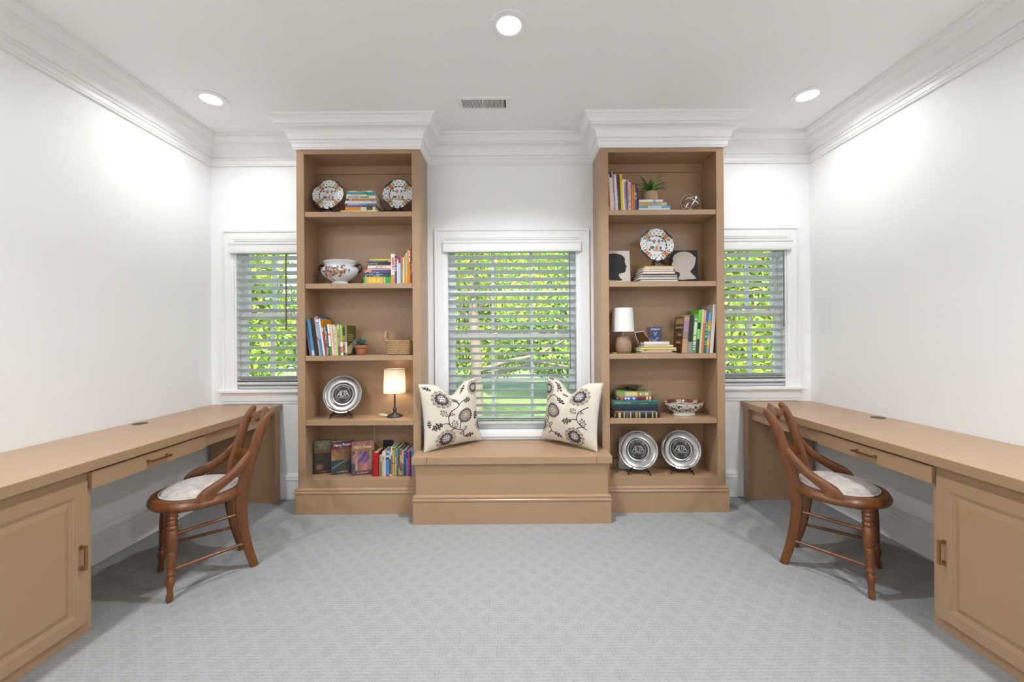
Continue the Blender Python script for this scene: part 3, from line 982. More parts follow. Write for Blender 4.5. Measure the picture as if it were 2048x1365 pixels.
# ------------------------------------------------------------------ books
M_cover = painted('printed_cover', 0.45, coat=0.15)
ORD = ['first', 'second', 'third', 'fourth', 'fifth', 'sixth', 'seventh', 'eighth', 'ninth', 'tenth', 'eleventh', 'twelfth', 'thirteenth', 'fourteenth', 'fifteenth',
       'sixteenth', 'seventeenth', 'eighteenth', 'nineteenth', 'twentieth', 'twenty-first', 'twenty-second', 'twenty-third']
brnd = random.Random(11)
def book(label, w, h, d, base, bands=(), txt=None, hard=False, flat=False, fore=False, group=None, side=None, name='book', pages=None):
    """standing: spine across x (w), height z (h), spine face at y=0. flat: length along x (h), thickness z (w)."""
    N = 34
    t = min(.0028 if hard else .0010, w * .22)
    bulge = -.0025 if hard and w > .014 else 0.0
    loop = [(0, d), (0, 0), (w * .2, bulge), (w * .8, bulge), (w, 0), (w, d), (w - t, d), (w - t, t), (t, t), (t, d)]
    rings = [[(x, y, h * i / N) for x, y in loop] for i in range(N + 1)]
    g = G().loft(rings)
    base = lin(base)
    side = lin(side) if side else base
    fc = []
    for i in range(N):
        f = (i + .5) / N
        f = f if flat else 1 - f
        col = base
        for a, b, c in bands:
            if a <= f < b:
                col = lin(c)
        for k in range(10):
            c = col if k in (1, 2, 3) else side
            if k == 2 and txt and txt[0] <= f < txt[1] and brnd.random() < .62:
                c = lin(txt[2])
            fc.append(c)
    fc += [side, side]
    if flat:
        g.v = [(z, y, x) for x, y, z in g.v]
    if fore:
        g.v = [(x, d - y, z) for x, y, z in g.v]
    o = obj(name, g, M_cover, fcols=fc)
    e = .003 if hard else .0006
    pg = G().box(t + .0002, w - t - .0002, t + .0005, d - (.004 if hard else .0004), e, h - e)
    if flat:
        pg.v = [(z, y, x) for x, y, z in pg.v]
    if fore:
        pg.v = [(x, d - y, z) for x, y, z in pg.v]
    obj('page_block', pg, pages or M_cream, o)
    tag(o, label, 'book', group)
    return o

def stack(org, sc, rows, Y, z, depth, where, group, fore=False):
    """flat books from the bottom up; rows = (x0, x1, top, bottom, colour words, base, options) measured on an enlarged detail"""
    out = []
    n = len(rows)
    for i, (x0, x1, ya, yb, words, base, op) in enumerate(reversed(rows)):
        a = P(org[0] + x0 / sc, 700, Y).x
        b = P(org[0] + x1 / sc, 700, Y).x
        th = (yb - ya) / sc * Y / F_PX
        k = n - 1 - i
        pos = 'topmost' if k == 0 else 'bottom-most' if k == n - 1 else ORD[k] + ' from top'
        o = book('%s, %s, stack %s' % (words, pos, where), th - .0004, b - a, op.pop('d', depth), base, flat=True, fore=fore, group=group, **op)
        o.location = (a, Y + (.004 * ((i * 7) % 3)), z + .0003)
        z += th
        out.append(o)
    return out, z

def row(org, sc, rows, Y, z, ybot, depth, where, group, order=1, right=False):
    """standing books; rows = (bottom x0, bottom x1, top y, lean px, colour words, base, options)"""
    out = []
    n = len(rows)
    angs = [math.atan2(r[3], ybot - r[2]) for r in rows]
    for i in (range(n - 2, -1, -1) if not right else ()):
        angs[i] = max(angs[i], angs[i + 1])      # a leaning book rests on its neighbour
    for i, (x0, x1, yt, lean, words, base, op) in enumerate(rows):
        a = P(org[0] + x0 / sc, 700, Y).x
        b = P(org[0] + x1 / sc, 700, Y).x
        H = (ybot - yt) / sc * Y / F_PX
        ang = .080 if right else angs[i]
        h = H / math.cos(ang) - .001
        k = i if order == 1 else n - 1 - i
        w = (b - a) * math.cos(ang) - .0004
        o = book('%s, %s from %s' % (words, ORD[k], where), w, h, op.pop('d', depth), base, group=group, **op)
        yo = .003 * ((i * 5) % 4)
        if right:
            o.rotation_euler = (0, ang, 0)
            o.location = (b - w * math.cos(ang) - .0002, Y + yo, z + .0004 + w * math.sin(ang))
        else:
            o.rotation_euler = (0, -ang, 0)
            o.location = (a + .0002, Y + yo, z + .0004)
        out.append(o)
    return out

def spine_text(o, body, size, col, x, z, xs=1.0, bold=0.0, align='LEFT', y=-.0028):
    return text('title_lettering', body, size, plain('ink_' + col.strip('#'), col, .6), o, Matrix.Translation((x, y, z)) @ FRONT, align=align, xs=xs, bold=bold)

B = lambda **k: k
YS = 2.990
# --- bookcase with the tureen, top shelf: stack between two floral plates
bs, _ = stack((675, 370), 20.48, [
    (455, 1500, 180, 240, 'slim beige patterned paperback', '#b9a88c', B(bands=[(.1, .3, '#c9b7a0'), (.35, .6, '#b08a78'), (.75, .9, '#d8cdb8')], d=.15)),
    (415, 1510, 240, 312, 'turquoise paperback', '#1797ad', B(bands=[(.7, .78, '#0d6f84')], d=.17)),
    (395, 1580, 312, 392, 'pastel white book with a green spine end', '#d6ded8', B(bands=[(.12, .4, '#e0b9b4'), (.4, .7, '#d8d8a8'), (.72, 1, '#6aa565')], d=.16)),
    (390, 1595, 392, 508, 'white book titled in tall black capitals', '#dedad2', B(d=.17)),
    (400, 1590, 508, 578, 'thin brown and orange paperback', '#bb7a30', B(bands=[(0, .1, '#4a3428'), (.1, .22, '#c9a58a'), (.22, .25, '#5a2c10')], d=.165)),
    (345, 1620, 578, 645, 'thin white and pale blue book', '#e2dcda', B(bands=[(.6, .8, '#c6d4e6'), (.83, .97, '#9fbbe0')], d=.19)),
    (330, 1620, 645, 705, 'thin cream booklet', '#e4dcc8', B(bands=[(.1, .12, '#b8a890')], d=.19)),
    (335, 1615, 705, 785, 'slate blue picture book', '#6f8fae', B(bands=[(0, .1, '#2c3848'), (.1, .45, '#8ea4c6'), (.7, 1, '#6d7a80')], d=.185)),
    (355, 1575, 785, 848, 'thin violet paperback', '#8c5aa0', B(bands=[(.55, .9, '#5f3878')], d=.175)),
    (345, 1580, 848, 982, 'thick orange and white paperback', '#d9851c', B(bands=[(.5, .54, '#d8a070'), (.54, 1, '#d9d6cc'), (.7, .92, '#3b4440')], d=.175)),
    (165, 1690, 982, 1080, 'wide yellow and white picture book', '#e0c060', B(bands=[(.05, .3, '#e0a85c'), (.55, .9, '#e8cf6a')], d=.20))],
    YS, SH[0], .17, 'between floral plates', 'books stacked between the floral plates')
spine_text(bs[7], 'SCOTTISH TERRIERS', .0165, '#151515', .010, .0102, xs=1.08, bold=.0004, y=-.0008)

# --- second shelf: stack and row beside the tureen
bs, _ = stack((720, 480), 14.365, [
    (300, 890, 530, 572, 'thin bright yellow booklet', '#d9c410', B(d=.15)),
    (230, 905, 572, 605, 'thin blue and white booklet', '#3d62a6', B(bands=[(.2, .7, '#8593b0'), (.85, 1, '#d8d8e0')], d=.17)),
    (215, 905, 605, 710, 'black paperback with cream and orange title', '#16120f', B(d=.17)),
    (240, 905, 710, 795, 'cream paperback with faded red lettering', '#e0d2c2', B(txt=(.35, .8, '#d28a80'), d=.17)),
    (220, 905, 795, 835, 'thin plain cream booklet', '#e2d8c8', B(d=.175)),
    (120, 905, 835, 902, 'purple paperback with a red end', '#5d3a86', B(bands=[(0, .28, '#d8504c'), (.9, 1, '#35304a')], txt=(.06, .26, '#f0b0a8'), d=.19)),
    (120, 905, 902, 940, 'thin dark slate booklet with pale dot', '#29333b', B(bands=[(.05, .09, '#d8c890')], txt=(.2, .6, '#9aa4a8'), d=.19)),
    (120, 905, 940, 990, 'blue paperback with white lettering', '#27507f', B(txt=(.1, .75, '#b8d4ea'), d=.19)),
    (120, 905, 990, 1038, 'thin charcoal booklet with pale dot', '#1d242c', B(bands=[(.05, .09, '#c8c0a0')], txt=(.2, .6, '#788890'), d=.19)),
    (115, 905, 1038, 1234, 'thick green book with orange title panel', '#2f9440', B(bands=[(.05, .09, '#9ccc3a'), (.13, .72, '#e0a048'), (.75, .79, '#b4cc38')], txt=(.2, .64, '#d8d020'), d=.19))],
    YS, SH[1], .17, 'beside the tureen', 'books stacked beside the tureen')
spine_text(bs[7], 'Invisible Man', .0145, '#d8cfb8', .004, .0125, xs=1.0, y=-.0008)
row((720, 480), 14.365, [
    (905, 1010, 385, 0, 'thick white book with red lettering', '#e4dcd0', B(bands=[(.70, 1, '#d09030')], txt=(.08, .62, '#d06a70'), d=.17)),
    (1012, 1066, 430, 0, 'indigo paperback', '#4a478c', B(bands=[(0, .12, '#5c2a58'), (.1, .16, '#d8a030'), (.2, .34, '#8c8a80')], txt=(.4, .55, '#c8c8e0'), d=.17)),
    (1068, 1112, 455, 0, 'slim white paperback with purple top', '#d8d2d2', B(bands=[(0, .12, '#8a2a78')], d=.15)),
    (1114, 1180, 460, 0, 'white book with a red top band', '#d8d4dc', B(bands=[(0, .25, '#b8202c')], d=.15)),
    (1181, 1206, 450, 0, 'thin teal grey booklet', '#6a8c90', B(d=.14)),
    (1207, 1236, 430, 0, 'thin rust orange paperback', '#c05a30', B(bands=[(.5, 1, '#a89880')], d=.15)),
    (1237, 1272, 480, 0, 'slim cream paperback', '#e6d6bc', B(d=.14)),
    (1273, 1328, 400, 0, 'amber yellow paperback', '#dba02c', B(bands=[(0, .04, '#c07818')], d=.16)),
    (1329, 1370, 355, 0, 'pale mint paperback with a yellow foot', '#a8bca4', B(bands=[(.75, 1, '#d8a828')], d=.16)),
    (1371, 1411, 265, 0, 'bright orange paperback', '#e08c1c', B(d=.17)),
    (1412, 1457, 270, 0, 'orange book with a white middle', '#d8821c', B(bands=[(.04, .34, '#e8dccc')], txt=(.1, .3, '#8a4a20'), d=.17)),
    (1458, 1488, 150, 0, 'slim maroon book with pinkish top', '#4a2024', B(bands=[(0, .08, '#b87a78')], txt=(.5, .8, '#c8b8b0'), d=.18)),
    (1489, 1534, 150, 0, 'tall red book', '#b02c30', B(txt=(.4, .7, '#e0a0a0'), d=.18))],
    YS, SH[1], 1235, .16, 'the flat stack by tureen', 'books standing beside the flat stack')

# --- third shelf: leaning row beside the terracotta pot
L3 = row((605, 625), 14.37, [
    (206, 262, 330, 100, 'thin slate grey book', '#5b5670', B(bands=[(0, .2, '#2c5a50'), (.5, 1, '#6a6078')], d=.17)),
    (270, 346, 192, 138, 'sky blue picture book', '#3f8fc0', B(bands=[(.85, 1, '#b8cce0')], side='#c8b0b8', d=.18)),
    (352, 464, 160, 145, 'thick black book', '#1c1216', B(d=.17, side='#150e10')),
    (466, 524, 140, 145, 'tall cream and pink book', '#c8c0a8', B(bands=[(.1, .3, '#d09a8c'), (.5, .62, '#c8786c')], d=.19)),
    (526, 592, 105, 145, 'tall blue book with a red and white head', '#2e80b8', B(bands=[(0, .1, '#d86a58'), (.1, .14, '#e8e8f0'), (.18, .6, '#8aa8d0')], side='#1868b0', d=.20)),
    (594, 650, 175, 145, 'white book with a gold front cover', '#e2ddd0', B(side='#c8881c', d=.19)),
    (652, 690, 430, 110, 'thin red paperback', '#b8382c', B(bands=[(.0, .15, '#e0d8d0')], d=.13)),
    (692, 734, 420, 92, 'thin pale grey paperback', '#c2c8c0', B(txt=(.1, .8, '#6a7a80'), d=.13)),
    (736, 774, 400, 85, 'thin navy speckled paperback', '#3c4a58', B(txt=(.05, .95, '#d0c8b0'), d=.13)),
    (776, 846, 342, 68, 'white paperback with orange square, green foot', '#e0dcd4', B(bands=[(.28, .36, '#e07818'), (.72, 1, '#3a8030')], side='#e06a18', d=.15)),
    (848, 910, 342, 72, 'peach paperback', '#e2bc98', B(bands=[(.3, .75, '#d89878')], txt=(.1, .9, '#f0e0d0'), d=.14)),
    (912, 968, 360, 58, 'white paperback with faint print', '#ded8d4', B(txt=(.1, .8, '#b8b0b0'), d=.14)),
    (970, 1028, 370, 42, 'yellow-green paperback', '#c4c45a', B(bands=[(0, .04, '#3a3050')], d=.14)),
    (1032, 1090, 350, 44, 'pinkish grey paperback', '#a8968c', B(bands=[(0, .15, '#d8c4b0'), (.35, .42, '#5a6a98'), (.7, 1, '#4c5a68')], d=.14)),
    (1094, 1168, 355, 40, 'lime green and white paperback', '#98bc48', B(bands=[(.5, .55, '#d89820'), (.55, .7, '#e8e4e0'), (.7, .92, '#d87848'), (.92, 1, '#d8d0c8')], d=.15)),
    (1170, 1222, 430, 30, 'dark plum paperback', '#4a3048', B(bands=[(.3, .46, '#c89838'), (.5, .6, '#c8b8c0')], txt=(.6, .9, '#a8a0a8'), d=.14)),
    (1224, 1290, 370, 12, 'olive and cream clothbound book facing the pot', '#7c7a48', B(bands=[(.55, .92, '#d4c8a8')], hard=True, side='#4c4a10', d=.17))],
    YS, SH[2], 1240, .15, 'the terracotta pot', 'leaning books beside the terracotta pot', order=-1)
cb = L3[-1]
g = G().prism([(-.060, .0), (.0, .0), (.0, .058), (-.060, .0)][:3], 0, .0004)
M_cc = plain('cream_cover_panel', '#a89c84', .7)
# pale panel on that book's outer cover
wv = cb.dimensions.x
hb = max(v.co.z for v in cb.data.vertices)
wx = max(v.co.x for v in cb.data.vertices)
obj('cover_panel', G().add([(wx + .0004, .004, .012), (wx + .0004, .060, .012), (wx + .0004, .165, .075), (wx + .0004, .165, .125), (wx + .0004, .004, .062)], [(0, 1, 2, 3, 4)]), M_cc, cb)
for i, (zz, y0, y1) in enumerate(((.155, .02, .12), (.142, .02, .135), (.129, .02, .115), (.112, .02, .10))):
    obj('title_line', G().box(wx, wx + .0005, y0, y1, zz - .003, zz + .003), M_cc, cb)

# --- bottom shelf: three face-out novels and a row
CV = 46
def cover_book(label, w, h, th, paint, loc, rz, tilt, group):
    """hardback shown with its front cover outward; paint(u, v) gives the printed colour (u across, v up)"""
    nx, nz = 40, 60
    g = G()
    cols = []
    for j in range(nz + 1):
        for i in range(nx + 1):
            g.v.append((w * i / nx, 0.0, h * j / nz))
            cols.append(lin(paint(i / nx, j / nz)))
    for j in range(nz):
        for i in range(nx):
            a = j * (nx + 1) + i
            g.f.append((a, a + 1, a + nx + 2, a + nx + 1))
    k = len(g.v)
    sp = lin(paint(.0, .5))
    # spine on the left, back board
    g.box(0, .003, .0002, th, 0, h)
    g.box(.003, w, .0002, .0025, 0, h)
    g.box(.003, w, th - .0025, th, 0, h)
    cols += [sp] * (len(g.v) - k)
    me = to_mesh(g, 'book', M_cover, cols=np.array(cols))
    o = link('book', me, None, loc)
    o.matrix_world = Matrix.Translation(loc) @ Matrix.Rotation(rz, 4, 'Z') @ Matrix.Rotation(tilt, 4, 'X')
    obj('page_block', G().box(.0035, w - .004, .0027, th - .0027, .003, h - .003), M_cream, o)
    return tag(o, label, 'book', group)
def nz2(x, y, s):
    return .5 + .5 * math.sin(x * 12.9 * s + 3 * math.sin(y * 7.3 * s)) * math.cos(y * 9.7 * s + 2 * math.sin(x * 5.1 * s))
def mixc(a, b, f):
    a, b = lin(a), lin(b)
    f = max(0, min(1, f))
    return tuple(p + (q - p) * f for p, q in zip(a, b))
def pa(u, v):
    if v > .72:
        return mixc('#2f4a38', '#6a7a58', nz2(u, v, 1.3))
    if v > .62:
        return mixc('#8a4a1c', '#5a3818', nz2(u, v, 2))
    return mixc(mixc('#1c1512', '#4a3626', nz2(u, v, 1.1) * v * 1.6), '#8a6a4a', max(0, 1 - ((u - .25) / .2) ** 2 - ((v - .2) / .1) ** 2) * .7)
def pb(u, v):
    if v > .80:
        return mixc('#451a2c', '#5c2436', nz2(u, v, 1))
    if v > .74:
        return mixc('#6a2c34', '#8a4438', nz2(u, v, 1))
    if v > .42:
        return mixc(mixc('#a8743c', '#6a4a34', nz2(u, v, 1.2)), '#7a5038', u)
    b = mixc('#1e2a30', '#5a4a30', nz2(u, v, 1.5) * u)
    return mixc(b, '#6a8a84', max(0, 1 - abs(v - .25 - .35 * (u - .2)) / .035))
def pc(u, v):
    if v > .72:
        return mixc('#8a5a4a', '#a8705c', nz2(u, v, 1.2))
    if v < .12:
        return mixc('#4a3048', '#6a4450', nz2(u, v, 2))
    b = mixc('#4a3a68', '#a06a88', nz2(u, v, 1.0))
    if v < .34:
        b = mixc('#b87468', '#3c3a4c', abs(u - .6) * 2.2)
    if abs(u - .2) < .05 or abs(u - .84) < .04:
        return mixc('#b8946c', '#8a6848', nz2(u, v, 2))
    arch = ((u - .52) / .38) ** 2 + ((v - .5) / .2) ** 2
    if v > .5 and 1.0 < arch < 1.6:
        return mixc('#a88060', '#6a4a40', nz2(u, v, 2))
    return mixc('#6a4a4c', '#4a3440', nz2(u, v, 1)) if v > .5 and arch >= 1.6 else b
NV = 'novels shown cover-out on the bottom shelf'
for lb, w, h, th, pf, bl, rz, ink, ts in (
        ('dark green and orange hardback novel standing cover-out, nearest the bookcase side', .158, .250, .040, pa, (-1.528, 3.073), .34, '#c8702c', .036),
        ('maroon hardback novel standing cover-out between two others', .158, .248, .040, pb, (-1.382, 3.052), .46, '#d8d4d8', .036),
        ('dusty pink hardback novel with archway cover, beside the red book', .163, .250, .028, pc, (-1.222, 3.036), .31, '#e0cda4', .038)):
    o = cover_book(lb, w, h, th, pf, (bl[0], bl[1], SH[4] + .0032), rz, -.05, NV)
    text('title_lettering', 'Harry Potter', ts * .86, plain('ink_' + ink.strip('#'), ink, .6), o, Matrix.Translation((w / 2, -.0004, h * (.885 if pf is not pc else .84))) @ FRONT, xs=.76, bold=.0006)
    text('author_lettering', 'J.K. ROWLING', .013, plain('ink_' + ink.strip('#'), ink, .6), o, Matrix.Translation((w / 2, -.0004, h * .055)) @ FRONT, xs=1.0)
row((740, 870), 14.37, [
    (65, 216, 510, 0, 'thick plain red book', '#a8060e', B(hard=True, bands=[(.03, .1, '#b8101a')], d=.15)),
    (232, 264, 600, 0, 'thin brown paperback', '#8a6a50', B(d=.14)),
    (266, 318, 590, 0, 'sage and cream paperback', '#b4b490', B(bands=[(.3, 1, '#7a8a68')], d=.14)),
    (320, 386, 490, 0, 'cream and pink paperback', '#d8b8a4', B(bands=[(0, .2, '#d8d0c0'), (.2, .35, '#c88078')], d=.15)),
    (390, 426, 490, 0, 'slim white paperback', '#d6d0c6', B(d=.15)),
    (430, 526, 510, 0, 'thick blue book with a red foot', '#3a84b4', B(bands=[(.12, .2, '#c8bc84'), (.2, .3, '#2c2c48'), (.955, 1, '#c03030')], d=.15)),
    (530, 570, 510, 0, 'white and dark red paperback', '#d0c8cc', B(bands=[(.3, .9, '#7a2830')], d=.14)),
    (574, 616, 350, 0, 'tall white and blue book', '#cfd4d4', B(bands=[(.3, .95, '#3c7cb0')], d=.15)),
    (620, 686, 385, 0, 'mustard yellow book', '#c09a1c', B(bands=[(0, .05, '#2c5a34'), (.52, .55, '#4a3a10')], d=.16)),
    (690, 738, 430, 0, 'blue and brown mottled paperback', '#5a88a8', B(bands=[(.3, .45, '#a89ab0'), (.5, 1, '#a8a098')], d=.15)),
    (741, 774, 430, 0, 'thin grey and rust paperback', '#8a7a70', B(bands=[(.3, .4, '#a84440'), (.6, 1, '#8a4a2c')], d=.15)),
    (776, 836, 375, 0, 'dark green book', '#0c6a50', B(txt=(.7, .95, '#a8c87a'), d=.16)),
    (840, 890, 430, 0, 'red and orange paperback', '#b04a34', B(bands=[(.2, .5, '#c89870'), (.68, .8, '#7a2048'), (.8, .95, '#c88a5c')], d=.16)),
    (892, 944, 470, 0, 'cream and teal paperback', '#b8a888', B(bands=[(.5, 1, '#3a8474')], d=.15)),
    (946, 1006, 455, 0, 'royal blue paperback', '#20508c', B(txt=(.12, .3, '#c8d4e0'), bands=[(.6, 1, '#2c3468')], d=.16)),
    (1008, 1062, 490, 0, 'violet paperback', '#3c2c84', B(bands=[(.3, 1, '#7a6a9a')], d=.15)),
    (1066, 1120, 480, 0, 'magenta paperback', '#a8345c', B(bands=[(.8, 1, '#8a2040')], d=.15)),
    (1124, 1168, 480, 0, 'dark navy paperback', '#2c3a52', B(d=.15)),
    (1171, 1214, 430, 0, 'light blue and pink paperback', '#5a8ac0', B(bands=[(.3, .6, '#c07898'), (.6, 1, '#8a8ab8')], d=.16)),
    (1217, 1258, 430, 0, 'black and dark red paperback', '#3a1418', B(d=.16)),
    (1261, 1286, 400, 0, 'thin pale green booklet', '#a8b494', B(d=.16))],
    3.022, SH[4], 1200, .15, 'the pink archway novel', 'row of books on the bottom shelf')

# --- bookcase with the silhouettes, top shelf
row((1210, 330), 13.65, [
    (110, 172, 420, 8, 'dusty red paperback', '#9a4040', B(bands=[(.85, 1, '#a88a88')], d=.15)),
    (176, 214, 235, 52, 'slim cream and orange book', '#d8b884', B(bands=[(.0, .1, '#d8ccb8')], d=.18)),
    (216, 272, 320, 50, 'white and mint paperback', '#d4d6cc', B(bands=[(.6, 1, '#d8ccd0')], d=.16)),
    (276, 306, 150, 62, 'tallest pale blue book', '#a8c0d8', B(bands=[(.2, 1, '#d0cccc'), (.9, 1, '#7aa8c0')], side='#2a6098', d=.19)),
    (308, 354, 245, 52, 'pink and cream book', '#d0a0b0', B(txt=(.1, .6, '#e8c8d4'), bands=[(.5, .8, '#c8b0ac')], d=.18)),
    (356, 384, 245, 52, 'slim white book', '#dcdad2', B(d=.17)),
    (386, 412, 262, 50, 'slim dark teal book', '#2c6a60', B(txt=(.4, .8, '#a8c8c0'), d=.17)),
    (414, 468, 240, 42, 'dark maroon book', '#5c2424', B(bands=[(.4, 1, '#5a3444')], d=.18)),
    (470, 524, 235, 38, 'bright yellow book', '#d8bc18', B(txt=(.05, .3, '#4a3a08'), d=.18)),
    (526, 578, 370, 30, 'cream and green paperback', '#dcd0b4', B(bands=[(.3, 1, '#d4d4bc')], d=.15)),
    (580, 624, 370, 28, 'pink and lilac paperback', '#b86a98', B(bands=[(0, .1, '#d8c4cc'), (.6, 1, '#b090c0')], d=.15)),
    (626, 648, 370, 22, 'thin blue grey paperback', '#6a7c8c', B(bands=[(0, .1, '#d8d8d4')], d=.15)),
    (650, 690, 395, 6, 'beige speckled paperback', '#c0aa98', B(txt=(.1, .9, '#8a6a68'), d=.15)),
    (692, 734, 455, 4, 'white speckled paperback', '#ccc2c8', B(txt=(.1, .9, '#8a7a9a'), d=.15)),
    (736, 774, 465, 0, 'red orange paperback', '#c85a38', B(bands=[(0, .2, '#c8344c')], d=.14)),
    (776, 812, 545, 0, 'orange paperback', '#e09a34', B(d=.14)),
    (814, 844, 545, 0, 'thin amber paperback', '#d8a02c', B(bands=[(.5, 1, '#c88850')], d=.14)),
    (846, 904, 530, 0, 'purple paperback', '#503a80', B(bands=[(.0, .1, '#2c2858')], txt=(.3, .6, '#b8a8d0'), d=.14)),
    (906, 936, 600, 0, 'thin blackish green booklet', '#1c2420', B(d=.14))],
    YS, SH[0], 1240, .16, 'the fern stack', 'books standing beside the potted fern', order=-1)
_, zf = stack((1210, 330), 13.65, [
    (955, 1605, 935, 1000, 'white book under the fern', '#dcd8d4', B(bands=[(.6, .7, '#98a4b4')], d=.18)),
    (955, 1720, 1000, 1100, 'orange and grey picture book', '#c89a5c', B(bands=[(.5, .68, '#8a9cb4'), (.8, 1, '#b8b0a0')], d=.19)),
    (955, 1820, 1100, 1172, 'sky blue book', '#5a9cb8', B(bands=[(.3, .7, '#a8ccd8')], d=.20)),
    (940, 1800, 1172, 1236, 'white book', '#e0dcd0', B(d=.20))],
    YS, SH[0], .19, 'below the fern', 'books stacked below the fern')
# --- second shelf, pages facing out below the floral plate
M_pg2 = plain('white_page_edge', (.74, .71, .66), .85, var=.05, scale=80)
_, zp = stack((1180, 440), 7.314, [
    (810, 1245, 672, 716, 'cream-paged book with a yellow cover', '#c8a828', B(hard=True, pages=M_cream, d=.17)),
    (790, 1240, 716, 752, 'cream-paged book with a white cover', '#d8d0c0', B(hard=True, d=.18)),
    (780, 1260, 752, 796, 'white-paged book with a red cover', '#8a3034', B(hard=True, pages=M_pg2, d=.18)),
    (745, 1295, 796, 832, 'cream-paged book with a dark cover', '#3a2c24', B(hard=True, d=.19)),
    (735, 1295, 832, 869, 'white-paged book with a grey cover', '#8a8880', B(hard=True, pages=M_pg2, d=.19)),
    (745, 1300, 869, 906, 'white-paged book with a black cover', '#2a2824', B(hard=True, pages=M_pg2, d=.19))],
    YS - .006, SH[1], .18, 'between the silhouettes', 'books stacked between the silhouettes', fore=True)
# --- third shelf
_, z3 = stack((1260, 640), 11.38, [
    (330, 905, 510, 588, 'white book with a rounded spine', '#d8d0c4', B(hard=True, side='#2a2420', d=.14)),
    (310, 990, 588, 646, 'yellow and grey book', '#c8b070', B(bands=[(.0, 1, '#bcae80')], hard=True, side='#8a887c', d=.16)),
    (240, 1050, 646, 684, 'thin yellow book', '#dcc470', B(d=.17)),
    (230, 1070, 684, 722, 'thin white book with dark lettering', '#d4d0c4', B(txt=(.06, .2, '#303030'), d=.18)),
    (260, 955, 722, 756, 'thin golden yellow book', '#d8ac54', B(d=.17)),
    (240, 1060, 756, 780, 'thin grey blue booklet', '#6a7090', B(d=.18))],
    YS, SH[2], .17, 'beside the unlit lamp', 'books stacked beside the unlit lamp')
R3 = row((1176.2, 590), 7.314, [
    (1368, 1445, 330, 85, 'thick brown book with a battle picture cover', '#b89070', B(bands=[(.1, .4, '#9a7c90'), (.4, .62, '#8a7868')], hard=True, side='#5c3c20', d=.17)),
    (1448, 1515, 300, 60, 'black book with a grey foot', '#1c1a1a', B(bands=[(.7, 1, '#8a8884')], side='#a8a49c', d=.18)),
    (1518, 1580, 290, 55, 'moss green book with pale lettering', '#5c8c4c', B(txt=(.1, .9, '#c0d4b0'), d=.17)),
    (1582, 1622, 228, 58, 'lime green book with a black band', '#7cc020', B(bands=[(.3, .45, '#181c20'), (.45, .68, '#8ac850'), (.68, 1, '#302428')], side='#58a818', d=.19)),
    (1624, 1650, 220, 58, 'thin pale green book', '#b8c8a0', B(d=.18)),
    (1652, 1688, 235, 52, 'red and orange book', '#c8603c', B(bands=[(0, .3, '#d89878')], d=.18)),
    (1690, 1730, 268, 55, 'deep green book with blue edge', '#0c6a4c', B(bands=[(0, .2, '#205c98')], txt=(.2, .8, '#6ac0a0'), d=.17)),
    (1732, 1774, 268, 48, 'many-coloured patchwork book', '#6a98b8', B(bands=[(.2, .32, '#d89848'), (.32, .44, '#d0b850'), (.44, .56, '#5ca08c'), (.56, .68, '#c088a8'), (.68, .8, '#d8b848'), (.8, .9, '#d88848')], d=.17)),
    (1776, 1826, 150, 30, 'tall cream book', '#d0c8b8', B(side='#a09c90', d=.19))],
    YS, SH[2], 862, .17, 'the blue pamphlet', 'leaning books beside the pamphlet', right=True)
bk = R3[0]
hh = max(v.co.z for v in bk.data.vertices)
obj('title_panel', G().box(-.0006, .0, .012, .150, hh * .80, hh * .96), plain('tan_title_panel', '#a58a58', .7), bk)
for i in range(9):
    zz = hh * (.12 + .07 * i)
    obj('cover_picture_streak', G().box(-.0006, .0, .012 + .012 * ((i * 5) % 4), .150 - .018 * ((i * 3) % 4), zz, zz + .006 + .004 * (i % 3)), plain('picture_tone_%d' % (i % 3), ['#8a6a48', '#3a2c22', '#a08a74'][i % 3], .7), bk)
# --- fourth shelf
bs, zd = stack((1180, 740), 6.827, [
    (385, 840, 308, 375, 'green and gold patterned book', '#7c9448', B(bands=[(.2, .42, '#a8b488'), (.42, .58, '#d8a040'), (.58, 1, '#8a7c5c')], txt=(.2, .9, '#c8c490'), d=.15)),
    (385, 860, 375, 426, 'maroon book with a blue panel', '#6a1c28', B(bands=[(.06, .14, '#a8584c'), (.17, .52, '#4858a0'), (.78, .84, '#d8a878'), (.88, .94, '#d8a878')], txt=(.18, .5, '#c8c8e0'), hard=True, d=.15)),
    (300, 930, 426, 494, 'dark teal hardback with gilt lettering', '#1c5c54', B(hard=True, d=.18)),
    (330, 930, 494, 572, 'plain navy hardback', '#1c2836', B(hard=True, d=.18)),
    (345, 905, 572, 590, 'very thin grey booklet with a red end', '#6c7088', B(bands=[(0, .12, '#c04838')], d=.17)),
    (345, 945, 590, 668, 'navy hardback banded in gold', '#1a1c2c', B(hard=True, bands=[(.07, .12, '#b4a850'), (.18, .21, '#b4a850'), (.25, .29, '#6a4a40'), (.31, .34, '#b4a850'), (.45, .50, '#8a8050'), (.54, .57, '#b4a850'),
                                                                                           (.69, .72, '#a8a058'), (.82, .85, '#b4a850'), (.91, .94, '#b4a850')], d=.18))],
    YS, SH[3], .17, 'below the silver dish', 'books stacked below the silver dish')
spine_text(bs[3], 'A TRIBUTE TO GOLF', .0135, '#c8c8a0', .012, .0175, xs=1.0)
obj('gilt_club', G().box(.205, .265, -.0030, -.0026, .012, .0145), plain('gilt', '#c0a860', .4), bs[3])

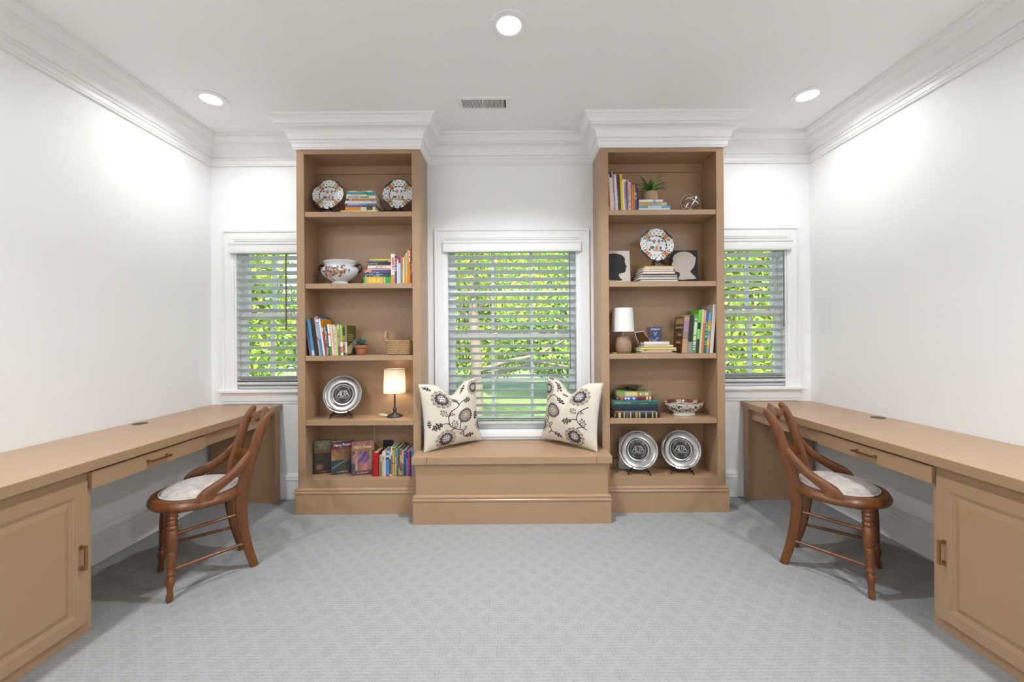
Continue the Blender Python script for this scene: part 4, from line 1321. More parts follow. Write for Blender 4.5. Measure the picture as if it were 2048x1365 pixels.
# ------------------------------------------------------------------ floral plates
M_china = painted('painted_china', 0.12, coat=0.6)
CI = lambda h: np.array(lin(h))
def polar_dish(prof, paint, n=180, wav=0.0, waves=12):
    """round dish facing -y; prof = (r, y); paint(r, a) -> colour"""
    g = G()
    cols = []
    R = prof[-1][0]
    rs = [p[0] for p in prof]
    m = len(prof)
    for r, y in prof:
        for j in range(n):
            a = 2 * PI * j / n
            k = 1 + wav * math.cos(waves * a) * max(0, (r / max(rs) - .7) / .3)
            g.v.append((r * k * math.cos(a), y, r * k * math.sin(a)))
            cols.append(paint(r, a))
    for i in range(m - 1):
        for j in range(n):
            jj = (j + 1) % n
            g.f.append((i * n + j, i * n + jj, (i + 1) * n + jj, (i + 1) * n + j))
    g.f.append(tuple(range(n)))
    g.f.append(tuple((m - 1) * n + j for j in range(n)))
    return g, np.array(cols)
def imari(r, a):
    R = .122
    q = r / R
    x, z = q * math.cos(a), q * math.sin(a)
    white = CI('#d9dad8')
    if q > .97:
        return CI('#1c1c38')
    if q < .56:
        c = white
        def blob(cx, cz, rx, rz, col, f=.85):
            nonlocal c
            d = ((x - cx) / rx) ** 2 + ((z - cz) / rz) ** 2
            d += .35 * math.sin(9 * x * 7 + 2) * math.sin(11 * z * 6)
            if d < 1:
                c = c * (1 - f) + CI(col) * f
        blob(-.10, .28, .09, .10, '#b85a44'); blob(-.22, .26, .05, .05, '#303848'); blob(-.12, .16, .06, .04, '#262c3c')
        blob(.16, .26, .07, .12, '#4a5462'); blob(.10, .04, .07, .06, '#c08a70', .7); blob(.28, .08, .08, .06, '#b8a098', .5); blob(-.3, .02, .09, .05, '#b89aa0', .5)
        blob(-.24, -.14, .14, .10, '#1c2438'); blob(.03, -.14, .09, .13, '#8a8a48'); blob(.0, -.30, .22, .08, '#c8885c'); blob(.25, -.14, .07, .10, '#1c2438'); blob(.24, -.3, .05, .07, '#2c3448')
        for k in (PI * .22, PI * .78, -PI * .24, -PI * .8):
            blob(.47 * math.cos(k), .47 * math.sin(k), .07, .07, '#2c3448')
        return c
    if q < .60:
        return CI('#22283a') if math.sin(a * 17) > -.75 else white
    # rim: four red and green cartouches on the diagonals, sprigs between
    ph = ((a - PI / 4 + PI / 4) % (PI / 2)) - PI / 4
    if abs(ph) < .15:
        if q > .88:
            return CI('#1c2048')
        return CI('#a85848') if abs(math.sin(ph * 60)) > .45 else CI('#d0a490')
    if abs(ph) < .22:
        return CI('#d8c090') if q < .88 else CI('#1c2048')
    if abs(ph) < .36:
        return CI('#6c8a4c') if (q - .75) ** 2 / .012 + (abs(ph) - .29) ** 2 / .005 < 1 else (CI('#d8d0b8') if q < .9 else CI('#24284c'))
    s = math.sin(25 * x + 2) * math.sin(23 * z + 1)
    if s > .58 and .64 < q < .92:
        return CI('#a87060') if math.sin(17 * x) > 0 else CI('#4c5c4c')
    return white
def make_plate():
    prof = [(.002 + .066 * i / 34, .004) for i in range(35)] + [(.070, .0035), (.0715, .001), (.073, -.003)] + [(.073 + .049 * i / 22, -.004 - .010 * i / 22) for i in range(1, 23)] + [(.1225, -.0125), (.122, -.011), (.07, .006), (.05, .0075)]
    g, cols = polar_dish(prof, imari, 200, .022, 12)
    return to_mesh(g, 'floral_plate', M_china, smooth=60, cols=cols)
plate_me = make_plate()
M_stand = plain('dark_stand_wood', (0.022, 0.008, 0.007), 0.35, var=.3)
def make_stand(w, h):
    """folding plate easel: two carved side legs with hooks, rear strut"""
    gs = []
    for s in (-1, 1):
        st = smooth_pts([(-.034, 0, 0, .012), (-.028, 0, .010, .018), (-.012, 0, .022, .016), (.0, 0, .034, .020), (.016, 0, .060, .014), (.030, 0, h * .7, .011), (.042, 0, h, .009)], 3)
        g = ribbon(st, .010)
        hook = ribbon([(-.008, 0, .030, .012), (-.020, 0, .030, .010), (-.028, 0, .040, .009), (-.026, 0, .054, .005)], .010)
        g.add(hook.v, hook.f)
        # local x of the ribbon becomes depth; splay the two legs
        g.v = [(s * (w - .35 * z + (.012 if x < -.015 and z < .03 else 0)) + y, x, z) for x, y, z in g.v]
        gs.append(g)
    return gs
def stand(label, loc, rz, w, h, group='dark wooden plate stands'):
    t = thing('plate_stand', label, 'plate stand', loc, rz, group)
    for g in make_stand(w, h):
        obj('side_leg', g, M_stand, t, smooth=50)
    obj('cross_bar', G().box(-w * .82, w * .82, -.004, .006, .022, .034), M_stand, t, bevel=.002)
    obj('rear_strut', ribbon([(.078, 0, .0, .010), (.060, 0, .05, .010), (.036, 0, h * .85, .009)], .012), M_stand, t).rotation_euler = (0, 0, PI / 2)
    for ch_ in t.children:
        if ch_.name.startswith('rear_strut'):
            for v_ in ch_.data.vertices:
                pass
    return t
def plate(label, x, y, z, tilt, rz=0.0, sc=1.0, spin=0.0):
    o = link('floral_plate', plate_me)
    o.matrix_world = Matrix.Translation((x, y, z)) @ Matrix.Rotation(rz, 4, 'Z') @ Matrix.Rotation(-tilt, 4, 'X') @ Matrix.Rotation(spin, 4, 'Y') @ Matrix.Scale(sc, 4)
    return tag(o, label, 'plate', 'floral china plates')
def place_plate(kind, lab, slab, x, yfoot, zshelf, R, tilt, rz, fn, w, h):
    # stand at the shelf, plate's lower edge in its hooks
    stand(slab, (x, yfoot + .034, zshelf + .0045), rz, w, h)
    lift = .040
    off = R * math.sin(tilt)
    cy = yfoot + (.031 if kind == 'f' else .024) + off * .9
    cz = zshelf + lift + R * math.cos(tilt)
    cx = x - math.sin(rz) * (cy - yfoot - .034)
    return fn(lab, cx, cy, cz, tilt, rz)
place_plate('f', 'blue-rimmed floral plate beside the flat stack, nearer the bookcase side', 'dark plate stand under the floral plate nearer the bookcase side',
            P(656.5, 395, 3.06).x, 3.015, SH[0], .122, .20, 0.0, lambda *a: plate(*a), .040, .13)
place_plate('f', 'blue-rimmed floral plate beside the flat stack, nearer the window', 'dark plate stand under the floral plate nearer the window',
            P(796.5, 395, 3.06).x, 3.015, SH[0], .122, .20, 0.0, lambda *a: plate(*a, 1.0, .02), .040, .13)
place_plate('f', 'floral plate set above the stack between the two silhouettes', 'dark plate stand on top of the stack between silhouettes',
            P(1315.4, 493, 3.02).x, 2.995, zp + .0002, .130, .18, 0.0, lambda *a: plate(*a, 1.075, .06), .042, .12)

# ------------------------------------------------------------------ pewter plates with the ALTA emblem
M_pew = plain('pewter', (0.38, 0.362, 0.350), 0.27, metal=1.0, var=0.08, scale=40, bump=.06)
M_emb = painted('emblem_print', 0.45)
M_let = plain('pewter_lettering', (0.62, 0.60, 0.57), 0.35, metal=.6)
def emblem(r, a):
    x, z = r * math.cos(a) / .072, r * math.sin(a) / .072
    q = math.hypot(x, z)
    dark, grey = CI('#161514'), CI('#5a5754')
    if .70 < q < .83 and abs(z) < .66:
        return grey
    for s in (1, -1):
        e = ((x) / .58) ** 2 + ((z - s * .60) / .20) ** 2
        if .62 < e < 1.25 and (z * s) < .78:
            return grey
    return dark
def strokes(lines, w, mat, name, parent, mtx):
    g = G()
    for (x0, z0), (x1, z1) in lines:
        d = Vector((x1 - x0, z1 - z0)).normalized() * w
        n = Vector((-d.y, d.x))
        p = [(x0 - d.x + n.x, z0 - d.y + n.y), (x1 + d.x + n.x, z1 + d.y + n.y), (x1 + d.x - n.x, z1 + d.y - n.y), (x0 - d.x - n.x, z0 - d.y - n.y)]
        g.prism(p, -.0006, .0002)
    o = obj(name, g, mat, parent)
    o.matrix_local = mtx
    return o
def pewter_master():
    R = .145
    n, prof = 168, [(.0005, .010), (.078, .010), (.083, .0085), (.086, .004), (.090, .002), (.094, .0035), (.098, .0045), (.112, .002), (.126, -.001), (.129, -.0035), (.133, -.002), (.138, -.004), (.1435, -.005), (.145, -.0035), (.143, -.001), (.09, .009), (.07, .014), (.0005, .014)]
    g = G()
    for r, y in prof:
        for j in range(n):
            a = 2 * PI * j / n + PI / 2
            f = max(0, (r - .115) / .03)
            k = 1 + f * (.040 * (abs(math.sin(3.5 * a * 12 / 7 / 1)) - .5) + .012 * math.cos(12 * a))
            g.v.append((r * k * math.cos(a), y, r * k * math.sin(a)))
    m = len(prof)
    for i in range(m - 1):
        for j in range(n):
            jj = (j + 1) % n
            g.f.append((i * n + j, i * n + jj, (i + 1) * n + jj, (i + 1) * n + j))
    o = obj('pewter_plate', g, M_pew, smooth=35)
    eg, ec = polar_dish([(.001 + .071 * i / 46, .0095 - .0004 * (i < 45)) for i in range(47)], emblem, 150)
    obj('emblem_disc', eg, M_emb, o, cols=ec, label='dark round emblem with tennis-ball seams')
    k = .001
    L = [((-43, -16), (-24, 20)), ((-24, 20), (-18, 22)), ((-18, 22), (-18, -16)), ((-36, -2), (-10, -2)), ((-9, 24), (-9, -16)), ((-9, -16), (4, -16)), ((-1, 24), (20, 24)), ((9, 24), (9, -16)), ((22, 22), (22, -16)), ((22, 22), (30, 18)),
         ((30, 18), (44, -16)), ((22, 0), (36, 0))]
    strokes([((a[0] * k, a[1] * k), (b[0] * k, b[1] * k)) for a, b in L], .0016, M_let, 'emblem_letters', o, Matrix.Translation((0, .0086, .002)))
    strokes([((-.043, -.0215), (.043, -.0215))], .0011, M_let, 'emblem_rule', o, Matrix.Translation((0, .0086, 0)))
    # small words round the top of the emblem
    word = 'CITY CHAMPIONS'
    for i, chx in enumerate(word):
        if chx == ' ':
            continue
        a = PI / 2 + (len(word) / 2 - .5 - i) * .125
        text('arc_letter', chx, .0105, M_let, o, Matrix.Translation((.0625 * math.cos(a), .0086, .0625 * math.sin(a))) @ Matrix.Rotation(-(a - PI / 2), 4, 'Y') @ FRONT)
    return o
pw0 = pewter_master()
tag(pw0, 'round pewter plate with dark emblem beside the lit lamp', 'plate', 'pewter emblem plates')
def pewter(lab, x, y, z, tilt, rz):
    global pw0
    o = pw0 if not pw0.get('placed') else copy_tree(pw0)
    o.matrix_world = Matrix.Translation((x, y, z)) @ Matrix.Rotation(rz, 4, 'Z') @ Matrix.Rotation(-tilt, 4, 'X')
    o['placed'] = 1
    tag(o, lab)
    return o
for lab, slab, px, yf, zs_, rz in (('round pewter plate with dark emblem beside the lit lamp', 'dark wooden stand under the pewter plate beside the lit lamp', 682, 3.036, SH[3], .10),
                                   ('pewter emblem plate in front of the white plastic device', 'dark wooden stand under the pewter plate hiding the white device', 1276, 3.004, SH[4], -.16),
                                   ('pewter emblem plate on the bottom shelf below the painted bowl', 'dark wooden stand under the pewter plate below the painted bowl', 1362, 3.012, SH[4], -.20)):
    place_plate('p', lab, slab, P(px, 800 if zs_ > .5 else 905, 3.055).x, yf, zs_, .143, .23, rz, pewter, .070, .15)
del pw0['placed']
for o in bpy.data.objects:
    if 'placed' in o:
        del o['placed']

# ------------------------------------------------------------------ tureen and bowl
def oval_dish(name, prof, ax, ay, paint, n=160, sub=5, label=None, cat=None, mat=None):
    pr = smooth_pts([(r, 0, z) for r, z in prof], sub)
    g = G()
    cols = []
    for i, (r, _, z) in enumerate(pr):
        for j in range(n):
            a = 2 * PI * j / n
            g.v.append((r * ax * math.cos(a), r * ay * math.sin(a), z))
            cols.append(paint(a, z, i / len(pr)))
    m = len(pr)
    for i in range(m - 1):
        for j in range(n):
            jj = (j + 1) % n
            g.f.append((i * n + j, i * n + jj, (i + 1) * n + jj, (i + 1) * n + j))
    g.f.append(tuple(range(n)))
    g.f.append(tuple((m - 1) * n + j for j in range(n)))
    o = obj(name, g, mat or M_china, smooth=60, cols=np.array(cols))
    return tag(o, label, cat)
prnd = random.Random(5)
blobs_t = [(prnd.gauss(-1.72, .40), prnd.gauss(.098, .022), .03 + .07 * prnd.random(), .003 + .008 * prnd.random(),
            prnd.choice(['#8a3a28', '#b8704c', '#2c3040', '#4c6a50', '#b88a90', '#6a2c24', '#c89a60', '#384858'])) for _ in range(120)]
def tureen_paint(a, z, f):
    if z < .010 and math.sin(a * 40) > .2:
        return CI('#a08078')
    if f > .52:
        return CI('#c8c8c8')
    aa = (a + PI) % (2 * PI) - PI
    for ca, cz, ra, rz_, c in blobs_t:
        if ((aa - ca) / ra) ** 2 + ((z - cz) / rz_) ** 2 < 1:
            return CI(c) * .9 + .05
    return CI('#d2d4d6')
tu = oval_dish('tureen', [(.060, 0), (.068, .002), (.066, .012), (.058, .024), (.061, .031), (.094, .050), (.126, .077), (.140, .101), (.141, .116), (.132, .134), (.118, .148), (.114, .160), (.122, .176), (.126, .186), (.122, .188), (.112, .172),
                               (.106, .155), (.118, .12), (.09, .06), (.02, .04)], 1.05, .64, tureen_paint, label='white china tureen painted with a figured scene', cat='tureen')
txy = P(679.8, 540, 3.085)
tu.location = (txy.x, 3.088, SH[1] + .0004)
tu.rotation_euler = (0, 0, -.10)
M_hnd = plain('tureen_handle_glaze', (0.02, 0.012, 0.012), 0.25, var=.5, scale=60)
for s in (-1, 1):
    pts = smooth_pts([(s * .132, 0, .150), (s * .150, 0, .158), (s * .168, 0, .152), (s * .174, 0, .136), (s * .164, 0, .112), (s * .146, 0, .094), (s * .137, 0, .098)], 4)
    h_ = obj('handle', G().tube(pts, [.0075 + .003 * math.sin(i * .5) for i in range(len(pts))], 8), M_hnd, tu, smooth=60, label='dark glazed loop handle')
    for yy in (-.030, .030):
        obj('handle_leaf', G().tube([(s * .136, 0, .146), (s * .128, yy * .7, .144), (s * .118, yy * 1.35, .140)], [.007, .005, .002], 6), M_hnd, tu, smooth=60)

blobs_b = [(prnd.uniform(-PI, PI), prnd.uniform(.030, .082), .025 + .06 * prnd.random(), .002 + .005 * prnd.random(),
            prnd.choice(['#8a2c2c', '#3c3050', '#a86070', '#2c4a40', '#6a4a70', '#b87858', '#302840'])) for _ in range(260)]
def bowl_paint(a, z, f):
    if f < .60:
        if z > .098 and z < .101:
            return CI('#7a4030')
        if .086 < z < .089:
            return CI('#7c3a2c')
        if z > .100:
            return CI('#8a4a3c') if math.sin(a * 9) > .2 else CI('#c8c4b4')
        for ca, cz, ra, rz_, c in blobs_b:
            if abs(((a - ca + PI) % (2 * PI)) - PI) < ra and ((((a - ca + PI) % (2 * PI)) - PI) / ra) ** 2 + ((z - cz) / rz_) ** 2 < 1:
                return CI(c)
        return CI('#cdd0c6')
    if z > .078:
        return CI('#7c302c') if math.sin(a * 7) > -.5 else CI('#b8a888')
    return CI('#c8c8bc')
bw = oval_dish('painted_bowl', [(.082, 0), (.086, .002), (.084, .014), (.080, .020), (.100, .032), (.124, .052), (.142, .076), (.152, .096), (.156, .104), (.153, .105), (.146, .092), (.132, .066), (.10, .040), (.05, .026), (.002, .024)], 1.0, .62, bowl_paint,
               label='painted china bowl with red flowers on the fourth shelf', cat='bowl')
bw.location = (P(1368, 810, 3.10).x, 3.104, SH[3] + .0004)

# ------------------------------------------------------------------ small silver dish on the books
M_silver = plain('silver', (0.74, 0.72, 0.69), 0.22, metal=1.0, var=.05)
dp = [(.040, 0), (.043, .002), (.040, .006), (.046, .016), (.062, .024), (.088, .031), (.092, .0335), (.088, .0335), (.058, .027), (.042, .018), (.030, .013), (.001, .012)]
tag(obj('silver_dish', G().lathe(dp, 48), plain('tarnished_silver', (.30, .28, .26), .18, metal=1.0, var=.1), smooth=50), 'small footed silver dish on top of the book stack', 'dish').location = (P(1264, 780, 3.085).x, 3.090, zd + .0006)

# ------------------------------------------------------------------ lamps
M_shade_w = NT('white_linen_shade')
M_shade_w.b.inputs['Base Color'].default_value = (.80, .79, .77, 1)
M_shade_w.b.inputs['Roughness'].default_value = .9
M_shade_w.bump(M_shade_w.noise(500, 2, M_shade_w.coord((1, 1, .3))), .2, .001)
M_shade_w = M_shade_w.m
def lit_shade():
    t = NT('cream_linen_shade')
    t.b.inputs['Base Color'].default_value = (.80, .77, .70, 1)
    t.b.inputs['Roughness'].default_value = .9
    wv = t.noise(420, 2, t.coord((1, 1, .25)))
    t.bump(wv, .3, .001)
    tl = t.n('ShaderNodeBsdfTranslucent')
    tl.inputs[0].default_value = (.78, .72, .64, 1)
    mx = t.n('ShaderNodeMixShader')
    mx.inputs[0].default_value = .5
    t.t.links.new(t.b.outputs[0], mx.inputs[1])
    t.t.links.new(tl.outputs[0], mx.inputs[2])
    t.t.links.new(mx.outputs[0], t.out.inputs[0])
    return t.m
M_iron = plain('dark_iron', (0.016, 0.017, 0.020), 0.42, var=.2)
def shell(r0, z0, r1, z1, n=48, th=.0015):
    prof = [(r0, z0), (r0 - (r0 - r1) * .5, (z0 + z1) / 2), (r1, z1), (r1 - th, z1), (r0 - th, z0)]
    rings = [[(r * math.cos(2 * PI * j / n), r * math.sin(2 * PI * j / n), z) for j in range(n)] for r, z in prof]
    return G().loft(rings, closed=True)
lx = P(788.9, 800, 3.10).x
t = thing('table_lamp', 'lit table lamp with cream shade on a thin black stem', 'lamp', (lx, 3.108, SH[3] + .0004))
obj('base', G().lathe([(.001, 0), (.060, 0), (.062, .004), (.058, .010), (.040, .018), (.020, .026), (.012, .036), (.010, .044), (.015, .052), (.017, .058), (.012, .064), (.0065, .072)], 36), M_iron, t, smooth=50)
obj('stem', G().lathe([(.0062, .070), (.0062, .200), (.010, .204), (.010, .212)], 20), M_iron, t, smooth=40)
obj('shade', shell(.0845, .186, .0775, .372), lit_shade(), t, smooth=60, label='cream fabric shade glowing from inside')
obj('bulb', G().lathe([(.010, .214), (.013, .226), (.022, .246), (.026, .262), (.022, .278), (.010, .288), (.001, .290)], 20), emit('warm_bulb', (1.0, .87, .68), 13.0), t, smooth=60)
obj('shade_ring', G().tube([(.0770 * math.cos(2 * PI * j / 40), .0770 * math.sin(2 * PI * j / 40), .3705) for j in range(40)], .0014, 6, closed=True), M_iron, t)
obj('shade_spider', G().tube([(-.0765, 0, .3700), (0, 0, .368), (.0765, 0, .3700)], .0012, 6).tube([(0, 0, .29), (0, 0, .368)], .0012, 6), M_iron, t)
# its coiled flex
M_flex = plain('clear_flex', (0.62, 0.58, 0.50), 0.35)
pts = []
for i in range(60):
    a = i * .46
    pts.append((-.078 + .030 * math.cos(a) - .0003 * i, -.012 + .016 * math.sin(a), .006 + .0002 * i + .006 * abs(math.sin(a * .5))))
pts += [(-.05, .03, .006), (0, .070, .005), (.05, .055, .005), (.064, .070, .008), (.076, .080, .020)]
obj('power_cord', G().tube(smooth_pts(pts, 2), .0022, 6), M_flex, t, smooth=60, label='coiled pale flex')

lx = P(1248, 660, 3.05).x
t = thing('table_lamp', 'unlit table lamp with white shade on a ribbed wooden pot base', 'lamp', (lx, 3.085, SH[2] + .0004))
def ribbed():
    t_ = NT('ribbed_wood_ceramic')
    cv = t_.coord((1, 1, 1))
    wv = t_.n('ShaderNodeTexWave', wave_type='BANDS', bands_direction='Z')
    wv.inputs['Scale'].default_value = 60
    wv.inputs['Distortion'].default_value = 2.5
    wv.inputs['Detail'].default_value = 2
    t_.t.links.new(cv, wv.inputs[0])
    c_ = t_.mix(t_.M('MULTIPLY', wv.outputs[1], .8), (.24, .150, .085), (.42, .29, .18))
    t_.put(t_.b.inputs['Base Color'], c_)
    t_.b.inputs['Roughness'].default_value = .6
    t_.bump(wv.outputs[1], .3, .001)
    return t_.m
obj('base', G().lathe([(.001, 0), (.050, 0), (.057, .006), (.064, .026), (.0665, .048), (.064, .072), (.057, .098), (.050, .118), (.047, .128), (.044, .132), (.010, .134)], 44), ribbed(), t, smooth=50)
obj('stem', G().lathe([(.006, .133), (.006, .200)], 16), plain('nickel', (.4, .39, .37), .25, metal=1.0), t, smooth=40)
obj('shade', shell(.0860, .166, .0770, .348), M_shade_w, t, smooth=60, label='plain white fabric shade')
obj('bulb', G().lathe([(.010, .200), (.013, .212), (.022, .232), (.026, .248), (.022, .264), (.010, .274), (.001, .276)], 20), M_white, t, smooth=60)
obj('shade_spider', G().tube([(-.0765, 0, .3450), (0, 0, .343), (.0765, 0, .3450)], .0012, 6).tube([(0, 0, .27), (0, 0, .343)], .0012, 6), M_iron, t)
obj('power_cord', G().tube(smooth_pts([(-.05, .02, .006), (-.075, -.01, .004), (-.090, -.050, .004), (-.070, -.080, .004), (-.105, -.060, .006), (-.118, .0, .004), (-.112, .09, .004)], 5), .0022, 6), M_flex, t, smooth=60)

# ------------------------------------------------------------------ potted plants
M_terra = plain('terracotta', (0.40, 0.145, 0.068), 0.8, var=.12, scale=25, bump=.15)
pxy = P(717.8, 700, 3.09)
t = thing('potted_plant', 'small bushy grey-green plant in a terracotta pot', 'plant', (pxy.x + .016, 3.095, SH[2] + .0004))
obj('pot', G().lathe([(.001, 0), (.034, 0), (.036, .002), (.044, .052), (.0465, .054), (.0515, .056), (.053, .074), (.050, .075), (.046, .064), (.001, .062)], 36), M_terra, t, smooth=40)
g = G()
r_ = random.Random(3)
cols = []
for i in range(420):
    a, e = r_.uniform(0, 2 * PI), r_.uniform(.12, 1.5)
    L = r_.uniform(.042, .074)
    d = Vector((math.cos(a) * math.cos(e), math.sin(a) * math.cos(e), math.sin(e)))
    b0 = Vector((0, 0, .068)) + d * L * r_.uniform(.15, .75)
    d2 = (d + Vector((r_.gauss(0, .5), r_.gauss(0, .5), r_.gauss(.15, .4)))).normalized()
    n_ = d2.cross(Vector((r_.gauss(0, 1), r_.gauss(0, 1), r_.gauss(0, 1)))).normalized() * .0030
    ln = r_.uniform(.016, .030)
    k = len(g.v)
    g.v += [tuple(b0), tuple(b0 + d2 * ln * .5 + n_), tuple(b0 + d2 * ln), tuple(b0 + d2 * ln * .5 - n_)]
    g.f.append((k, k + 1, k + 2, k + 3))
    c_ = np.array(r_.choice([lin('#54685a'), lin('#7c9080'), lin('#3c5040'), lin('#96a898')])) * r_.uniform(.7, 1.1)
    cols += [c_] * 4
o = obj('foliage', g, painted('plant_leaf', .6), t, cols=np.array(cols))
o['kind'] = 'stuff'
obj('soil', G().lathe([(.001, .063), (.045, .063), (.045, .0645), (.001, .066)], 20), plain('soil', (.03, .02, .014), .95), t)

def rope_mat(name, c1, c2, sc):
    t_ = NT(name)
    cv = t_.coord((1, 1, 1))
    wv = t_.n('ShaderNodeTexWave', wave_type='BANDS', bands_direction='Z')
    wv.inputs['Scale'].default_value = sc
    wv.inputs['Distortion'].default_value = 3
    wv.inputs['Detail'].default_value = 3
    wv.inputs['Detail Scale'].default_value = 3
    t_.t.links.new(cv, wv.inputs[0])
    n_ = t_.noise(90, 3, cv)
    t_.put(t_.b.inputs['Base Color'], t_.mix(t_.M('ADD', t_.M('MULTIPLY', wv.outputs[1], .5), t_.M('MULTIPLY', n_, .5)), c1, c2))
    t_.b.inputs['Roughness'].default_value = .8
    t_.bump(t_.M('ADD', wv.outputs[1], n_), .5, .002)
    return t_.m
M_weave = rope_mat('woven_pot', (.30, .19, .10), (.62, .46, .29), 75)
fx = P(1301, 390, 3.07).x
t = thing('potted_fern', 'green fern in a woven straw pot on top of the books', 'plant', (fx, 3.085, zf + .0006))
obj('pot', G().lathe([(.001, 0), (.050, 0), (.055, .006), (.059, .03), (.059, .06), (.056, .080), (.054, .084), (.051, .082), (.050, .066), (.001, .064)], 40), M_weave, t, smooth=50)
rf = random.Random(21)
def frond(a, L, up, droop, w, col):
    g = G()
    d = Vector((math.cos(a), math.sin(a), 0))
    sd = Vector((-d.y, d.x, 0))
    N = 11
    pts = []
    for i in range(N + 1):
        s = i / N
        pts.append(Vector((0, 0, .066)) + d * (.012 + L * s * (.55 + .45 * s)) + Vector((0, 0, up * (s - droop * s * s))))
    k = 0
    # leaflets on both sides of the midrib
    for i in range(1, N + 1):
        s = i / N
        ww = w * math.sin(PI * min(1, .12 + s * .86)) ** .8
        for sg in (-1, 1):
            p0, p1 = pts[i - 1], pts[i]
            tip = (p0 + p1) / 2 + sd * sg * ww + (p1 - p0) * .9 + Vector((0, 0, -.15 * ww))
            mid = (p0 + p1) / 2
            k = len(g.v)
            g.v += [tuple(p0), tuple(p1), tuple(tip)]
            g.f.append((k, k + 1, k + 2))
    return g
for i in range(34):
    a = 2 * PI * i / 34 * 5.1 + rf.uniform(-.2, .2)
    back = math.sin(a) > .35
    L = rf.uniform(.07, .14) * (.55 if back else 1.0)
    if -.05 < math.sin(a) < .3 and i % 4 == 0:
        L = rf.uniform(.15, .18)
    up = rf.uniform(.08, .19) if i % 3 else rf.uniform(.17, .25)
    g = frond(a, L, up, rf.uniform(.3, .9), rf.uniform(.014, .024), None)
    c_ = np.array(rf.choice([lin('#447832'), lin('#2f5c28'), lin('#5a9a3a'), lin('#234420'), lin('#7aae44')]))
    g.v = [(max(x, -.058) if z < .045 else x, y, z) for x, y, z in g.v]
    obj('frond', g, painted('plant_leaf', .6), t, cols=np.array([c_] * len(g.v)))
obj('soil', G().lathe([(.001, .065), (.049, .065), (.049, .0665), (.001, .068)], 20), plain('soil', (.03, .02, .014), .95), t)

# ------------------------------------------------------------------ seagrass basket
M_sea = NT('seagrass')
cv = M_sea.coord((1, 1, 1))
n_ = M_sea.noise(80, 4, cv, .75)
a_ = M_sea.n('ShaderNodeAttribute', attribute_name='Col')
M_sea.put(M_sea.b.inputs['Base Color'], M_sea.mix(n_, (.11, .048, .016), (.72, .47, .23)))
M_sea.b.inputs['Roughness'].default_value = .75
M_sea.bump(n_, .4, .002)
M_sea = M_sea.m
bx0, bx1 = P(768, 700, 3.02).x, -.748
bcx, bhw = (bx0 + bx1) / 2, (bx1 - bx0) / 2 - .010
t = thing('seagrass_basket', 'braided seagrass basket with an upright loop handle', 'basket', (bcx, 3.092, SH[2] + .0004))
def rrect(hx, hy, r, n=96):
    per = []
    for i in range(n):
        a = 2 * PI * i / n
        ca, sa = math.cos(a), math.sin(a)
        p = 5.0
        per.append((hx * math.copysign(abs(ca) ** (2 / p), ca), hy * math.copysign(abs(sa) ** (2 / p), sa)))
    # even spacing
    out, acc = [], [0]
    for i in range(n):
        q = per[(i + 1) % n]
        acc.append(acc[-1] + math.hypot(q[0] - per[i][0], q[1] - per[i][1]))
    tot = acc[-1]
    for i in range(n):
        s = tot * i / n
        k = max(j for j in range(n + 1) if acc[j] <= s + 1e-9)
        k = min(k, n - 1)
        f = (s - acc[k]) / max(1e-9, acc[k + 1] - acc[k])
        q = per[(k + 1) % n]
        out.append((per[k][0] + (q[0] - per[k][0]) * f, per[k][1] + (q[1] - per[k][1]) * f))
    return out
NR = 8
for r in range(NR):
    z = .0110 + r * .0132
    ctr = rrect(bhw - .004 + .001 * r, .072, .03, 120)
    for s in (0, 1):
        pts, rad = [], []
        for i, (x, y) in enumerate(ctr):
            ph = 2 * PI * (i / 120 * 20) + s * PI + r * 1.3
            rr_ = 1 + .020 * math.cos(ph)
            pts.append((x * rr_, y * (1 + .045 * math.cos(ph)), z + .0050 * math.sin(ph)))
            rad.append(.0052)
        obj('braid_coil', G().tube(pts, rad, 6, closed=True), M_sea, t, smooth=70)
obj('basket_floor', G().box(-bhw + .01, bhw - .01, -.066, .066, .001, .006), M_sea, t)
for s in (-1, 1):
    pts = smooth_pts([(s * (bhw + .002), -.034, .090), (s * (bhw + .012), -.034, .130), (s * (bhw + .014), -.018, .165), (s * (bhw + .015), .0, .172), (s * (bhw + .014), .018, .165), (s * (bhw + .012), .034, .130), (s * (bhw + .002), .034, .090)], 4)
    obj('handle', G().tube(pts, [.0105 + .0014 * (i % 2) for i in range(len(pts))], 8), M_sea, t, smooth=60)

# ------------------------------------------------------------------ metal orb
orb_x = P(1381, 410, 3.07).x
R_ = .076
t = thing('wire_orb', 'open silver sphere of crossing metal bands on the top shelf', 'ornament', (orb_x, 3.075, SH[0] + .0008))
for i, (ax, ang) in enumerate((((1, 0, 0), 1.45), ((0, 1, 0), .55), ((1, .25, 0), -.42), ((0, 1, 0), -1.05))):
    rm = Matrix.Rotation(ang, 3, Vector(ax).normalized())
    rings = []
    for j in range(56):
        a = 2 * PI * j / 56
        ring = []
        for r_o, z_o in ((R_, -.0034), (R_, .0034), (R_ - .0030, .0034), (R_ - .0030, -.0034)):
            ring.append(rm @ Vector((r_o * math.cos(a), r_o * math.sin(a), z_o)) + Vector((0, 0, R_ + .001)))
        rings.append(ring)
    obj('band', G().loft(rings, closed=True), M_silver, t, smooth=40)

